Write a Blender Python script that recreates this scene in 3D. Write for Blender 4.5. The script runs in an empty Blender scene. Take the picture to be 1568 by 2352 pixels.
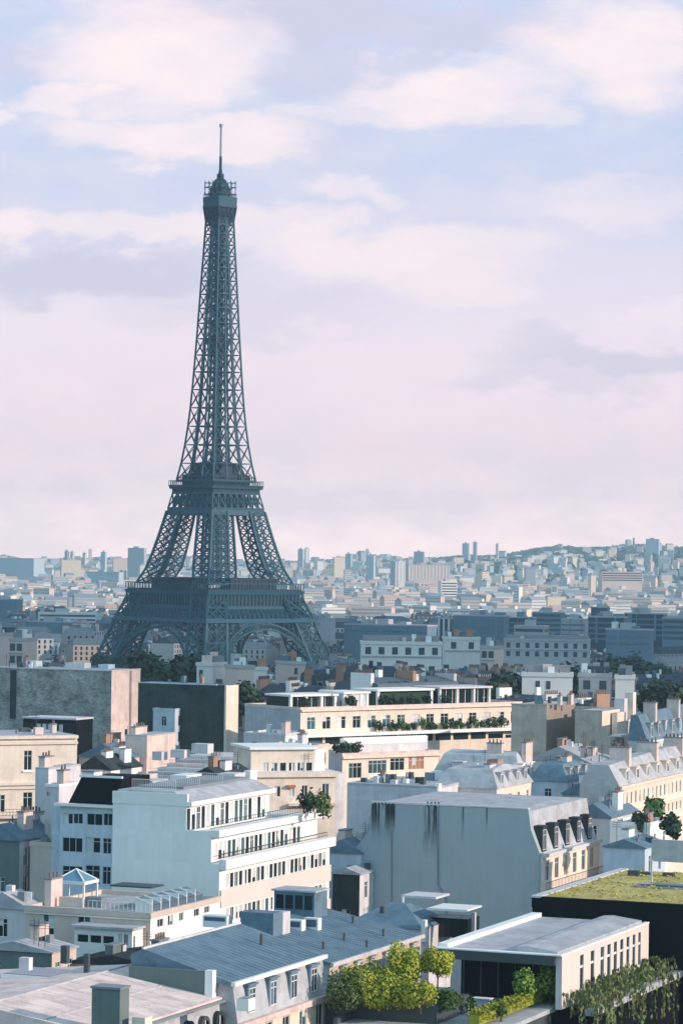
import bpy, bmesh, math, random
from math import radians, sin, cos, sqrt, pi
from mathutils import Vector, Matrix
random.seed(7)
SC = bpy.context.scene
COL = SC.collection

# ------------------------------------------------------------------ camera
EYE = 75.0            # camera height above the foot of the tower
FPX = 7017.0          # focal length in reference pixels (picture 1568 x 2352)
HZ = 1284.0           # row of the eye level on the optical axis
ROLL = radians(0.8)
cam_d = bpy.data.cameras.new('camera')
cam = bpy.data.objects.new('camera', cam_d); COL.objects.link(cam)
cam_d.sensor_fit = 'VERTICAL'; cam_d.sensor_height = 24.0; cam_d.sensor_width = 24.0
cam_d.lens = 24.0 * FPX / 2352.0
cam_d.shift_y = (HZ - 1176.0) / 2352.0
cam_d.clip_start = 1.0; cam_d.clip_end = 80000.0
cam.matrix_world = Matrix.Translation((0, 0, EYE)) @ Matrix.Rotation(radians(90), 4, 'X') @ Matrix.Rotation(ROLL, 4, 'Z')
SC.camera = cam

def ray(u, v):
    dx = u - 784.0; dy = -(v - HZ)
    return ((dx*cos(ROLL) - dy*sin(ROLL)) / FPX, (dx*sin(ROLL) + dy*cos(ROLL)) / FPX)
def gp(u, v, z):                     # where the sight line meets the level z
    a, b = ray(u, v); y = (z - EYE) / b
    return Vector((a*y, y, z))
def pd(u, v, d):                     # the point on the sight line at depth d
    a, b = ray(u, v)
    return Vector((a*d, d, EYE + b*d))
def proj(p):
    lx = p[0]/p[1]*FPX; ly = (p[2]-EYE)/p[1]*FPX
    return (784.0 + lx*cos(ROLL) + ly*sin(ROLL), HZ - (-lx*sin(ROLL) + ly*cos(ROLL)))
def reach(p, d, u, tmax=200.0):      # how far to go from p along d to come to column u
    lo, hi = 0.0, tmax
    s0 = proj(p)[0] - u
    for _ in range(50):
        m = (lo+hi)/2
        s = proj(p + d*m)[0] - u
        if (s > 0) == (s0 > 0): lo = m
        else: hi = m
    return lo

# ------------------------------------------------------------------ sky and sun
SUN_EL = radians(19.0)
SUN_AZ = radians(108.0)              # clockwise from +Y
TO_SUN = Vector((sin(SUN_AZ)*cos(SUN_EL), cos(SUN_AZ)*cos(SUN_EL), sin(SUN_EL)))
SC.view_settings.view_transform = 'Standard'
SC.view_settings.look = 'None'
SC.view_settings.exposure = 0.5
SC.view_settings.gamma = 1.0
sun_d = bpy.data.lights.new('sun', 'SUN'); sun_d.energy = 3.3; sun_d.angle = radians(0.6)
sun_d.color = (1.0, 0.80, 0.66)
sun = bpy.data.objects.new('sun', sun_d); COL.objects.link(sun)
sun.rotation_euler = TO_SUN.to_track_quat('Z', 'Y').to_euler()

W = bpy.data.worlds.new('World'); SC.world = W; W.use_nodes = True
def build_sky():
    nt = W.node_tree; N = nt.nodes; L = nt.links
    N.clear()
    out = N.new('ShaderNodeOutputWorld'); bg = N.new('ShaderNodeBackground')
    L.new(bg.outputs[0], out.inputs[0])
    bg.inputs[1].default_value = 0.1
    sky = N.new('ShaderNodeTexSky'); sky.sky_type = 'NISHITA'; sky.sun_disc = False
    sky.sun_elevation = SUN_EL; sky.sun_rotation = SUN_AZ
    sky.air_density = 1.0; sky.dust_density = 0.6; sky.ozone_density = 2.0
    tc = N.new('ShaderNodeTexCoord')
    sep = N.new('ShaderNodeSeparateXYZ'); L.new(tc.outputs['Generated'], sep.inputs[0])
    def math_(op, a, b=None, c=None, clamp=False):
        n = N.new('ShaderNodeMath'); n.operation = op; n.use_clamp = clamp
        for i, x in enumerate((a, b, c)):
            if x is None: continue
            if isinstance(x, (int, float)): n.inputs[i].default_value = x
            else: L.new(x, n.inputs[i])
        return n.outputs[0]
    def smooth(x, a, b, lo=0.0, hi=1.0):
        n = N.new('ShaderNodeMapRange'); n.interpolation_type = 'SMOOTHSTEP'
        L.new(x, n.inputs[0]); n.inputs[1].default_value = a; n.inputs[2].default_value = b
        n.inputs[3].default_value = lo; n.inputs[4].default_value = hi
        return n.outputs[0]
    def mix(f, a, b):
        n = N.new('ShaderNodeMix'); n.data_type = 'RGBA'
        if isinstance(f, (int, float)): n.inputs[0].default_value = f
        else: L.new(f, n.inputs[0])
        for i, x in ((6, a), (7, b)):
            if isinstance(x, tuple): n.inputs[i].default_value = tuple(10*c for c in x) + (1,)
            else: L.new(x, n.inputs[i])
        return n.outputs[2]
    ysafe = math_('MAXIMUM', math_('ABSOLUTE', sep.outputs[1]), 0.08)
    az = math_('DIVIDE', sep.outputs[0], ysafe)         # slope to the right
    el = math_('DIVIDE', sep.outputs[2], ysafe)         # slope upwards
    comb = N.new('ShaderNodeCombineXYZ')
    L.new(math_('MULTIPLY', az, 1.0), comb.inputs[0]); L.new(math_('MULTIPLY', el, 2.1), comb.inputs[1])
    def noise(scale, detail, rough=0.55, off=0.0):
        n = N.new('ShaderNodeTexNoise'); n.noise_dimensions = '3D'
        v = N.new('ShaderNodeVectorMath'); v.operation = 'ADD'; L.new(comb.outputs[0], v.inputs[0]); v.inputs[1].default_value = (off, off*0.7, off*1.3)
        L.new(v.outputs[0], n.inputs['Vector'])
        n.inputs['Scale'].default_value = scale; n.inputs['Detail'].default_value = detail; n.inputs['Roughness'].default_value = rough
        return n.outputs[0]
    warp1 = math_('MULTIPLY', math_('SUBTRACT', noise(22, 6, 0.58), 0.5), 0.060)
    warp2 = math_('MULTIPLY', math_('SUBTRACT', noise(26, 6, 0.58, 5.0), 0.5), 0.038)
    azw = math_('ADD', az, warp1); elw = math_('ADD', el, warp2)
    def lobe(u, v, ru, rv, w):
        a = math_('MULTIPLY', math_('SUBTRACT', azw, (u-784)/FPX), FPX/ru)
        b = math_('MULTIPLY', math_('SUBTRACT', elw, (HZ-v)/FPX), FPX/rv)
        d = math_('ADD', math_('MULTIPLY', a, a), math_('MULTIPLY', b, b))
        return smooth(d, 0.15, 1.6, w, 0.0)
    def field(lobes):
        acc = None
        for l in lobes:
            x = lobe(*l); acc = x if acc is None else math_('MAXIMUM', acc, x)
        return acc
    bright = field([(330, 140, 270, 150, 1), (130, 255, 95, 45, 1), (420, 320, 330, 60, 1), (1010, 210, 250, 80, 1), (1400, 110, 270, 120, 1),
                    (5, 285, 55, 36, .9), (10, 520, 75, 50, 1), (330, 525, 420, 40, .85), (880, 575, 360, 75, .95), (1060, 650, 170, 55, .9),
                    (760, 440, 130, 34, .7), (1430, 455, 230, 70, .55), (1520, 720, 130, 38, .7), (900, 810, 420, 40, .35), (1300, 975, 200, 24, .3),
                    (150, 760, 330, 60, .35), (1200, 270, 120, 50, .6), (820, 265, 170, 35, .6)])
    grey = field([(650, 40, 420, 75, .9), (180, 635, 330, 62, 1.0), (1380, 815, 300, 42, .75), (760, 150, 180, 60, .6), (1050, 60, 260, 60, .7),
                  (40, 150, 110, 60, .6), (700, 330, 120, 40, .35), (560, 720, 300, 60, .4), (1250, 860, 240, 40, .5)])
    n_f = smooth(noise(34, 7, 0.6, 9.0), 0.3, 0.72)
    t = smooth(el, 0.012, 0.150)
    base = mix(t, (0.950, 0.695, 0.705), (0.440, 0.495, 0.645))
    base = mix(smooth(el, 0.0, 0.040), (1.72, 1.19, 1.06), base)
    fine = mix(math_('MULTIPLY', n_f, 0.40), base, (0.68, 0.60, 0.65))
    c1 = mix(math_('MULTIPLY', grey, 0.85), fine, (0.500, 0.470, 0.575))
    c2 = mix(math_('MULTIPLY', bright, math_('ADD', 0.72, math_('MULTIPLY', n_f, 0.28))), c1, (0.79, 0.665, 0.665))
    # overhead: the clear sky with broken cloud
    over = smooth(noise(3.0, 6, 0.55, 21.0), 0.46, 0.66)
    high = mix(math_('MULTIPLY', over, 0.5), sky.outputs[0], (0.52, 0.72, 0.86))
    up = smooth(sep.outputs[2], 0.20, 0.42)
    tot = mix(up, mix(0.06, c2, sky.outputs[0]), high)
    low = smooth(sep.outputs[2], -0.05, 0.0)
    rear = smooth(sep.outputs[1], 0.25, -0.15)
    tot = mix(rear, tot, mix(0.7, sky.outputs[0], (0.45, 0.74, 0.89)))
    gain = N.new('ShaderNodeVectorMath'); gain.operation = 'SCALE'; gain.inputs[3].default_value = 1.06; L.new(tot, gain.inputs[0]); tot = gain.outputs[0]
    L.new(mix(low, (0.10, 0.12, 0.14), tot), bg.inputs[0])
build_sky()

# ------------------------------------------------------------------ materials
MATS = {}
def mat(name, col, rough=0.8, var=0.10, scale=0.6, streak=0.0, metal=0.0, rnd=0.0, spec=0.3, bump=0.0, fine=0.0, stain=None, patch=0.0, pscale=0.5, blot=0.0):
    """Principled surface with mottling, vertical weather streaks and a shade of its own per object."""
    if name in MATS: return MATS[name]
    m = bpy.data.materials.new(name); MATS[name] = m; m.use_nodes = True
    nt = m.node_tree; N = nt.nodes; L = nt.links
    b = N['Principled BSDF']; b.inputs['Roughness'].default_value = rough; b.inputs['Metallic'].default_value = metal
    b.inputs['Specular IOR Level'].default_value = spec
    tc = N.new('ShaderNodeTexCoord')
    oi = N.new('ShaderNodeObjectInfo')
    off = N.new('ShaderNodeVectorMath'); off.operation = 'ADD'
    cx = N.new('ShaderNodeCombineXYZ'); mr = N.new('ShaderNodeMath'); mr.operation = 'MULTIPLY'; mr.inputs[1].default_value = 60
    L.new(oi.outputs['Random'], mr.inputs[0]); L.new(mr.outputs[0], cx.inputs[0]); L.new(mr.outputs[0], cx.inputs[1])
    L.new(tc.outputs['Object'], off.inputs[0]); L.new(cx.outputs[0], off.inputs[1])
    val = None
    def add(x):
        nonlocal val
        if val is None: val = x
        else:
            a = N.new('ShaderNodeMath'); a.operation = 'ADD'; L.new(val, a.inputs[0]); L.new(x, a.inputs[1]); val = a.outputs[0]
    def scaled(sock, k, shift):
        a = N.new('ShaderNodeMath'); a.operation = 'MULTIPLY_ADD'; L.new(sock, a.inputs[0]); a.inputs[1].default_value = k; a.inputs[2].default_value = shift
        return a.outputs[0]
    def noise(sc, det, vec=None, rg=0.6):
        n = N.new('ShaderNodeTexNoise'); n.inputs['Scale'].default_value = sc; n.inputs['Detail'].default_value = det; n.inputs['Roughness'].default_value = rg
        L.new(vec or off.outputs[0], n.inputs['Vector']); return n.outputs[0]
    if var: add(scaled(noise(scale, 6), 2*var*1.6, 1 - var*1.6))
    else: add(scaled(noise(scale, 1), 0.0, 1.0))
    if streak:
        mp = N.new('ShaderNodeMapping'); mp.inputs['Scale'].default_value = (1.6, 1.6, 0.10); L.new(off.outputs[0], mp.inputs[0])
        add(scaled(noise(1.0, 5, mp.outputs[0]), 2*streak*1.6, -streak*1.6))
    if fine: add(scaled(noise(5.0, 3), 2*fine*1.5, -fine*1.5))
    if patch:                        # sheets and repairs of slightly different tone
        vo = N.new('ShaderNodeTexVoronoi'); vo.distance = 'CHEBYCHEV'; vo.inputs['Scale'].default_value = pscale; vo.inputs['Randomness'].default_value = .75
        L.new(off.outputs[0], vo.inputs['Vector']); sc_ = N.new('ShaderNodeSeparateColor'); L.new(vo.outputs['Color'], sc_.inputs[0]); add(scaled(sc_.outputs[0], 2*patch, -patch))
    if blot:                         # worn blotches with an edge of their own
        rm = N.new('ShaderNodeMapRange'); rm.inputs[1].default_value = .52; rm.inputs[2].default_value = .60; L.new(noise(scale*.8, 8, None, .7), rm.inputs[0]); add(scaled(rm.outputs[0], -blot, 0.0))
    if rnd: add(scaled(oi.outputs['Random'], 2*rnd, -rnd))
    mx = N.new('ShaderNodeMix'); mx.data_type = 'RGBA'; mx.blend_type = 'MULTIPLY'; mx.inputs[0].default_value = 1.0
    mx.inputs[6].default_value = tuple(col) + (1,)
    cl = N.new('ShaderNodeMath'); cl.operation = 'MAXIMUM'; cl.inputs[1].default_value = 0.08; L.new(val, cl.inputs[0])
    L.new(cl.outputs[0], mx.inputs[7])
    colr = mx.outputs[2]
    if stain:                        # run-off stains: list of (x0, x1, z_top, length) in the thing's own frame
        sp = N.new('ShaderNodeSeparateXYZ'); L.new(tc.outputs['Object'], sp.inputs[0])
        mp = N.new('ShaderNodeMapping'); mp.inputs['Scale'].default_value = (3.2, 0.4, 0.14); L.new(tc.outputs['Object'], mp.inputs[0])
        nz = noise(1.0, 4, mp.outputs[0])
        acc = None
        for (x0, x1, zt, ln) in stain:
            def mr_(sock, a, b_):
                q = N.new('ShaderNodeMapRange'); q.interpolation_type = 'SMOOTHSTEP'; L.new(sock, q.inputs[0]); q.inputs[1].default_value = a; q.inputs[2].default_value = b_; return q.outputs[0]
            def mul(a, b_):
                q = N.new('ShaderNodeMath'); q.operation = 'MULTIPLY'; L.new(a, q.inputs[0]); L.new(b_, q.inputs[1]); return q.outputs[0]
            k = mul(mul(mr_(sp.outputs[0], x0-.05, x0+.15), mr_(sp.outputs[0], x1+.05, x1-.15)), mr_(sp.outputs[2], zt-ln, zt-ln*0.15))
            k = mul(k, mr_(nz, 0.36, 0.55))
            if acc is None: acc = k
            else:
                q = N.new('ShaderNodeMath'); q.operation = 'MAXIMUM'; L.new(acc, q.inputs[0]); L.new(k, q.inputs[1]); acc = q.outputs[0]
        m2 = N.new('ShaderNodeMix'); m2.data_type = 'RGBA'; L.new(acc, m2.inputs[0]); L.new(colr, m2.inputs[6]); m2.inputs[7].default_value = (0.02, 0.035, 0.04, 1)
        colr = m2.outputs[2]
    L.new(colr, b.inputs['Base Color'])
    if bump:
        bp = N.new('ShaderNodeBump'); bp.inputs['Strength'].default_value = bump; bp.inputs['Distance'].default_value = 0.05
        L.new(noise(4.0, 5), bp.inputs['Height']); L.new(bp.outputs[0], b.inputs['Normal'])
    return m

def stone_mat(name, c1, c2, mortar, bw=0.55, bh=0.28):
    if name in MATS: return MATS[name]
    m = bpy.data.materials.new(name); MATS[name] = m; m.use_nodes = True
    nt = m.node_tree; N = nt.nodes; L = nt.links; b = N['Principled BSDF']; b.inputs['Roughness'].default_value = 0.9
    tc = N.new('ShaderNodeTexCoord'); mp = N.new('ShaderNodeMapping'); mp.inputs['Rotation'].default_value = (radians(90), 0, 0); L.new(tc.outputs['Object'], mp.inputs[0])
    br = N.new('ShaderNodeTexBrick'); L.new(mp.outputs[0], br.inputs[0]); br.inputs['Scale'].default_value = 1.0
    br.inputs['Brick Width'].default_value = bw; br.inputs['Row Height'].default_value = bh; br.inputs['Mortar Size'].default_value = 0.02; br.inputs['Bias'].default_value = -0.1
    br.inputs['Color1'].default_value = c1 + (1,); br.inputs['Color2'].default_value = c2 + (1,); br.inputs['Mortar'].default_value = mortar + (1,)
    n = N.new('ShaderNodeTexNoise'); n.inputs['Scale'].default_value = 0.28; n.inputs['Detail'].default_value = 8; n.inputs['Roughness'].default_value = 0.7; L.new(tc.outputs['Object'], n.inputs['Vector'])
    r = N.new('ShaderNodeMapRange'); r.inputs[1].default_value = 0.38; r.inputs[2].default_value = 0.62; r.inputs[3].default_value = 0.60; r.inputs[4].default_value = 1.40; L.new(n.outputs[0], r.inputs[0])
    mx = N.new('ShaderNodeMix'); mx.data_type = 'RGBA'; mx.blend_type = 'MULTIPLY'; mx.inputs[0].default_value = 1.0
    L.new(br.outputs[0], mx.inputs[6]); L.new(r.outputs[0], mx.inputs[7]); L.new(mx.outputs[2], b.inputs['Base Color'])
    return m

def glass_mat(name, col, rough=0.12, rnd=0.3):
    m = mat(name, col, rough=rough, var=0.25, scale=0.9, rnd=rnd, spec=0.22)
    return m

M_WHITE = mat('white render', (0.80, 0.80, 0.79), var=0.06, streak=0.07, scale=0.25, patch=.025, pscale=.3, blot=.05)
M_WHITE2 = mat('white metal paint', (0.78, 0.77, 0.76), rough=0.5, var=0.05)
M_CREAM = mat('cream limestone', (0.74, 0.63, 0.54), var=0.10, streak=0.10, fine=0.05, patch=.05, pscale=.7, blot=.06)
M_BEIGE = mat('beige render', (0.58, 0.48, 0.43), var=0.10, streak=0.08)
M_PINK = mat('pinkish render', (0.64, 0.51, 0.47), var=0.13, streak=0.14, fine=0.07, patch=.08, pscale=.5, blot=.12)
M_LILAC = mat('pale grey render', (0.58, 0.56, 0.59), var=0.09, streak=0.13, patch=.06, pscale=.35, blot=.10)
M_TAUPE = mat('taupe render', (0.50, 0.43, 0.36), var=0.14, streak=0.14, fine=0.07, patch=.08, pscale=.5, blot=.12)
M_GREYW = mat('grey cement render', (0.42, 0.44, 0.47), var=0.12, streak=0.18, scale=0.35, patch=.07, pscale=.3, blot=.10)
M_BLUEW = mat('blue grey render', (0.47, 0.55, 0.63), var=0.12, streak=0.12, patch=.05, blot=.06)
M_ZINC = mat('zinc roofing', (0.115, 0.19, 0.255), rough=0.62, var=0.18, scale=0.8, fine=0.10, spec=0.35, patch=.13, pscale=.8, blot=.14)
M_ZINCL = mat('light zinc roofing', (0.41, 0.42, 0.455), rough=0.6, var=0.16, scale=0.7, fine=0.08, patch=.12, pscale=.7, blot=.14)
M_PINKR = mat('pinkish worn zinc roofing', (0.72, 0.585, 0.56), rough=0.75, var=0.16, scale=0.6, fine=0.10, patch=.11, pscale=.6, blot=.20)
M_SLATE = mat('dark slate roofing', (0.035, 0.045, 0.055), rough=0.8, var=0.2, scale=1.5, fine=0.12, spec=.15, patch=.15)
M_BLACK = mat('black cladding', (0.005, 0.007, 0.010), rough=0.8, var=0.12, scale=0.4, spec=0.08)
M_DARKW = mat('dark ivy covered wall', (0.036, 0.055, 0.052), rough=0.95, var=0.3, scale=.5, fine=0.2, streak=.2, patch=.12, blot=.2)
M_DGREY = mat('dark grey metal', (0.06, 0.075, 0.085), rough=0.5, var=0.1)
M_MGREY = mat('mid grey metal', (0.20, 0.23, 0.26), rough=0.5, var=0.1)
M_POT = mat('terracotta chimney pot', (0.20, 0.12, 0.10), var=0.2, rnd=0.2)
M_BRICK = mat('brick chimney', (0.36, 0.22, 0.16), var=0.15, fine=0.1)
M_GLASS = glass_mat('dark window glass', (0.012, 0.024, 0.030))
M_GLASS2 = glass_mat('teal window glass', (0.045, 0.10, 0.115))
M_BLIND = mat('pale window blind', (0.55, 0.56, 0.56), var=0.08, rnd=0.15)
M_SHUT = mat('brown window shutter', (0.36, 0.17, 0.09), var=0.1)
M_RAIL = mat('dark iron railing', (0.03, 0.04, 0.045), rough=0.5)
M_DKGREEN = mat('dark green grey render', (0.13, 0.17, 0.17), var=0.15, streak=0.1)
M_TAUPESHADE = mat('shaded taupe render', (0.27, 0.22, 0.19), var=0.15, streak=0.12)  # darker taupe: shade of the light well put into the colour
M_PINKW = mat('rosy white render', (0.66, 0.585, 0.55), var=0.06, streak=0.05)
M_GROUND = mat('city ground', (0.07, 0.075, 0.08), rough=0.95, var=0.3, scale=0.05)
M_STONE = stone_mat('rubble stone', (0.40, 0.39, 0.37), (0.21, 0.22, 0.22), (0.15, 0.16, 0.165))

# ------------------------------------------------------------------ mesh helpers
def quad(bm, pts, mi=0):
    f = bm.faces.new([bm.verts.new(p) for p in pts]); f.material_index = mi; return f
def box(bm, x0, x1, y0, y1, z0, z1, mi=0, mx=None):
    c = [(x0,y0,z0),(x1,y0,z0),(x1,y1,z0),(x0,y1,z0),(x0,y0,z1),(x1,y0,z1),(x1,y1,z1),(x0,y1,z1)]
    if mx is not None: c = [mx @ Vector(p) for p in c]
    v = [bm.verts.new(p) for p in c]
    for idx in ((0,3,2,1),(4,5,6,7),(0,1,5,4),(1,2,6,5),(2,3,7,6),(3,0,4,7)):
        f = bm.faces.new([v[i] for i in idx]); f.material_index = mi
def bar(bm, p, q, t, t2=None, mi=0):
    p = Vector(p); q = Vector(q); d = q - p
    if d.length < 1e-6: return
    z = d.normalized(); a = Vector((0,0,1)) if abs(z.z) < 0.9 else Vector((1,0,0))
    x = z.cross(a).normalized(); y = z.cross(x)
    h = t/2; h2 = (t2 or t)/2
    c = [p + x*sx*h + y*sy*h2 for sx, sy in ((-1,-1),(1,-1),(1,1),(-1,1))]
    c += [k + d for k in c]
    v = [bm.verts.new(k) for k in c]
    for idx in ((0,3,2,1),(4,5,6,7),(0,1,5,4),(1,2,6,5),(2,3,7,6),(3,0,4,7)):
        bm.faces.new([v[i] for i in idx]).material_index = mi
def tube(bm, p, q, r0, r1, n=8, mi=0):
    p = Vector(p); q = Vector(q); z = (q-p).normalized(); a = Vector((0,0,1)) if abs(z.z) < 0.9 else Vector((1,0,0))
    x = z.cross(a).normalized(); y = z.cross(x)
    A = [bm.verts.new(p + (x*cos(2*pi*i/n) + y*sin(2*pi*i/n))*r0) for i in range(n)]
    B = [bm.verts.new(q + (x*cos(2*pi*i/n) + y*sin(2*pi*i/n))*r1) for i in range(n)]
    for i in range(n):
        bm.faces.new((A[i], A[(i+1)%n], B[(i+1)%n], B[i])).material_index = mi
    bm.faces.new(A[::-1]).material_index = mi; bm.faces.new(B).material_index = mi
def prism_xz(bm, prof, y0, y1, mi=0):      # profile in XZ run along Y
    a = [bm.verts.new((x, y0, z)) for x, z in prof]; b = [bm.verts.new((x, y1, z)) for x, z in prof]
    n = len(prof)
    bm.faces.new(a).material_index = mi; bm.faces.new(b[::-1]).material_index = mi
    for i in range(n):
        bm.faces.new((a[i], b[i], b[(i+1)%n], a[(i+1)%n])).material_index = mi
def prism_xy(bm, pts, z0, z1, mi=0):
    a = [bm.verts.new((x, y, z0)) for x, y in pts]; b = [bm.verts.new((x, y, z1)) for x, y in pts]
    n = len(pts)
    bm.faces.new(a[::-1]).material_index = mi; bm.faces.new(b).material_index = mi
    for i in range(n):
        bm.faces.new((a[i], a[(i+1)%n], b[(i+1)%n], b[i])).material_index = mi
def mesh(name, bm, mats, norm=True):
    if norm: bmesh.ops.recalc_face_normals(bm, faces=bm.faces)
    me = bpy.data.meshes.new(name); bm.to_mesh(me); bm.free()
    for m in (mats if isinstance(mats, (list, tuple)) else [mats]): me.materials.append(m)
    return me
def link(name, me, parent=None):
    o = bpy.data.objects.new(name, me); COL.objects.link(o)
    if parent is not None: o.parent = parent
    return o
def obj(name, bm, mats, parent=None, norm=True):
    return link(name, mesh(name, bm, mats, norm), parent)
def tag(o, label, cat, group=None):
    o['label'] = label; o['category'] = cat
    if group: o['group'] = group
    elif 'group' in o: del o['group']
    return o
def thing(name, label, cat, loc=(0,0,0), rz=0.0, group=None):
    o = bpy.data.objects.new(name, None); COL.objects.link(o)
    o.empty_display_size = 1.0
    o.location = loc; o.rotation_euler = (0, 0, rz)
    return tag(o, label, cat, group)
KIDS = {}
def dup(o, parent=None):
    c = o.copy(); COL.objects.link(c)
    if parent is not None: c.parent = parent
    for ch in KIDS.get(o.name, ()): dup(ch, c)
    return c
def index_kids():
    KIDS.clear()
    for o in bpy.data.objects:
        if o.parent: KIDS.setdefault(o.parent.name, []).append(o)

# ------------------------------------------------------------------ ground
def ground_z(x, y):
    pts = ((0, 24), (600, 22), (900, 13), (1250, 3), (1600, 0), (2600, 4), (4000, 10), (6000, 20), (7500, 36), (9500, 48), (20000, 60))
    z = pts[-1][1]
    for (a, za), (b, zb) in zip(pts, pts[1:]):
        if y <= b: z = za + (zb-za)*max(0, (y-a))/(b-a); break
    if y > 4200:                     # the southern hills, higher to the right
        k = min(1, (y-4200)/4300); k = k*k*(3-2*k)
        s = x / y
        r = 26 * max(0, min(1, (s+0.02)/0.06)) + 46*max(0, min(1, (s-0.035)/0.065))
        r += 6*sin(s*95+1) + 4*sin(s*210)
        z += k*r
    return z
# ------------------------------------------------------------------ terrain
def build_ground():
    bm = bmesh.new()
    ys = [-300, 0, 150, 300, 450, 600, 750, 900, 1050, 1250, 1450, 1600, 2000, 2600, 3200, 4000]
    ys += [4000 + 250*i for i in range(1, 33)] + [13000, 16000, 20000, 30000]
    rows = []
    for y in ys:
        hw = 400 + 0.45*max(0, y)
        rows.append([bm.verts.new((hw*(i/20-1)*1.0, y, ground_z(hw*(i/20-1), y) if y < 13000 else 40)) for i in range(41)])
    for a, b in zip(rows, rows[1:]):
        for i in range(40): bm.faces.new((a[i], a[i+1], b[i+1], b[i]))
    o = obj('ground', bm, M_GROUND); o['kind'] = 'structure'
    for p in o.data.polygons: p.use_smooth = True
build_ground()

# ------------------------------------------------------------------ the iron tower
M_IRON = mat('painted iron', (0.010, 0.066, 0.100), rough=0.6, var=0.12, scale=0.15)
M_IRON2 = mat('painted iron plate', (0.004, 0.026, 0.045), rough=0.6, var=0.15, scale=0.2)
def lerp(tab, z):
    if z <= tab[0][0]: return tab[0][1]
    for (a, va), (b, vb) in zip(tab, tab[1:]):
        if z <= b: return va + (vb-va)*(z-a)/(b-a)
    return tab[-1][1]
HT = ((0, 54.0), (12, 49.2), (24, 44.8), (36, 41.0), (46, 37.8), (57, 33.2), (65, 28.6), (76, 25.4), (88, 22.4), (100, 19.8), (111, 17.5), (122, 15.0), (134, 13.2), (146.6, 11.8),
      (160, 10.7), (173.7, 9.85), (200, 8.5), (228, 7.25), (250, 6.2), (267, 5.5), (277, 5.3))
ST = ((0, 18), (24, 15.2), (57, 13.8), (65, 14.3), (111, 10.6), (122, 9.8), (146, 8.1), (173, 7.0), (228, 6.0), (267, 5.2), (277, 5.1))
hw_ = lambda z: lerp(HT, z)
sw_ = lambda z: lerp(ST, z)
TD = 1730.0
TP = pd(491, 1500, TD)
tower = thing('iron_lattice_tower', 'very tall dark iron lattice tower rising over the whole city into the cloudy sky', 'tower', (TP.x, TD, 0), radians(43.2))
def leg_pts(z, sx, sy):
    h = hw_(z); s = min(sw_(z), h)
    return [Vector((sx*a, sy*b, z)) for a, b in ((h, h), (h-s, h), (h-s, h-s), (h, h-s))]
def leg_mesh(sx, sy, levels, chord, diag, sub, inner):
    bm = bmesh.new()
    for z0, z1 in zip(levels, levels[1:]):
        A = leg_pts(z0, sx, sy); B = leg_pts(z1, sx, sy)
        for i in range(4):
            bar(bm, A[i], B[i], chord if i in (0, 1, 3) else chord*0.9)
            j = (i+1) % 4
            bar(bm, A[i], A[j], diag*1.1)
            a0, a1, b0, b1 = A[i], A[j], B[i], B[j]
            for k in range(sub):
                for l in range(sub):
                    P = lambda s, t: (a0.lerp(a1, s)).lerp(b0.lerp(b1, s), t)
                    s0, s1, t0, t1 = k/sub, (k+1)/sub, l/sub, (l+1)/sub
                    bar(bm, P(s0, t0), P(s1, t1), diag); bar(bm, P(s1, t0), P(s0, t1), diag)
                if sub > 1 and k > 0: bar(bm, P(k/sub, 0), P(k/sub, 1), diag*0.8)
            if sub > 1: bar(bm, P(0, .5), P(1, .5), diag*0.8)
        if inner:                       # stair and lift runs inside the leg
            ca = sum(A, Vector())/4; cb = sum(B, Vector())/4
            bar(bm, ca, cb, inner)
            for i in range(4): bar(bm, A[i], cb, diag*0.9)
    return bm
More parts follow.
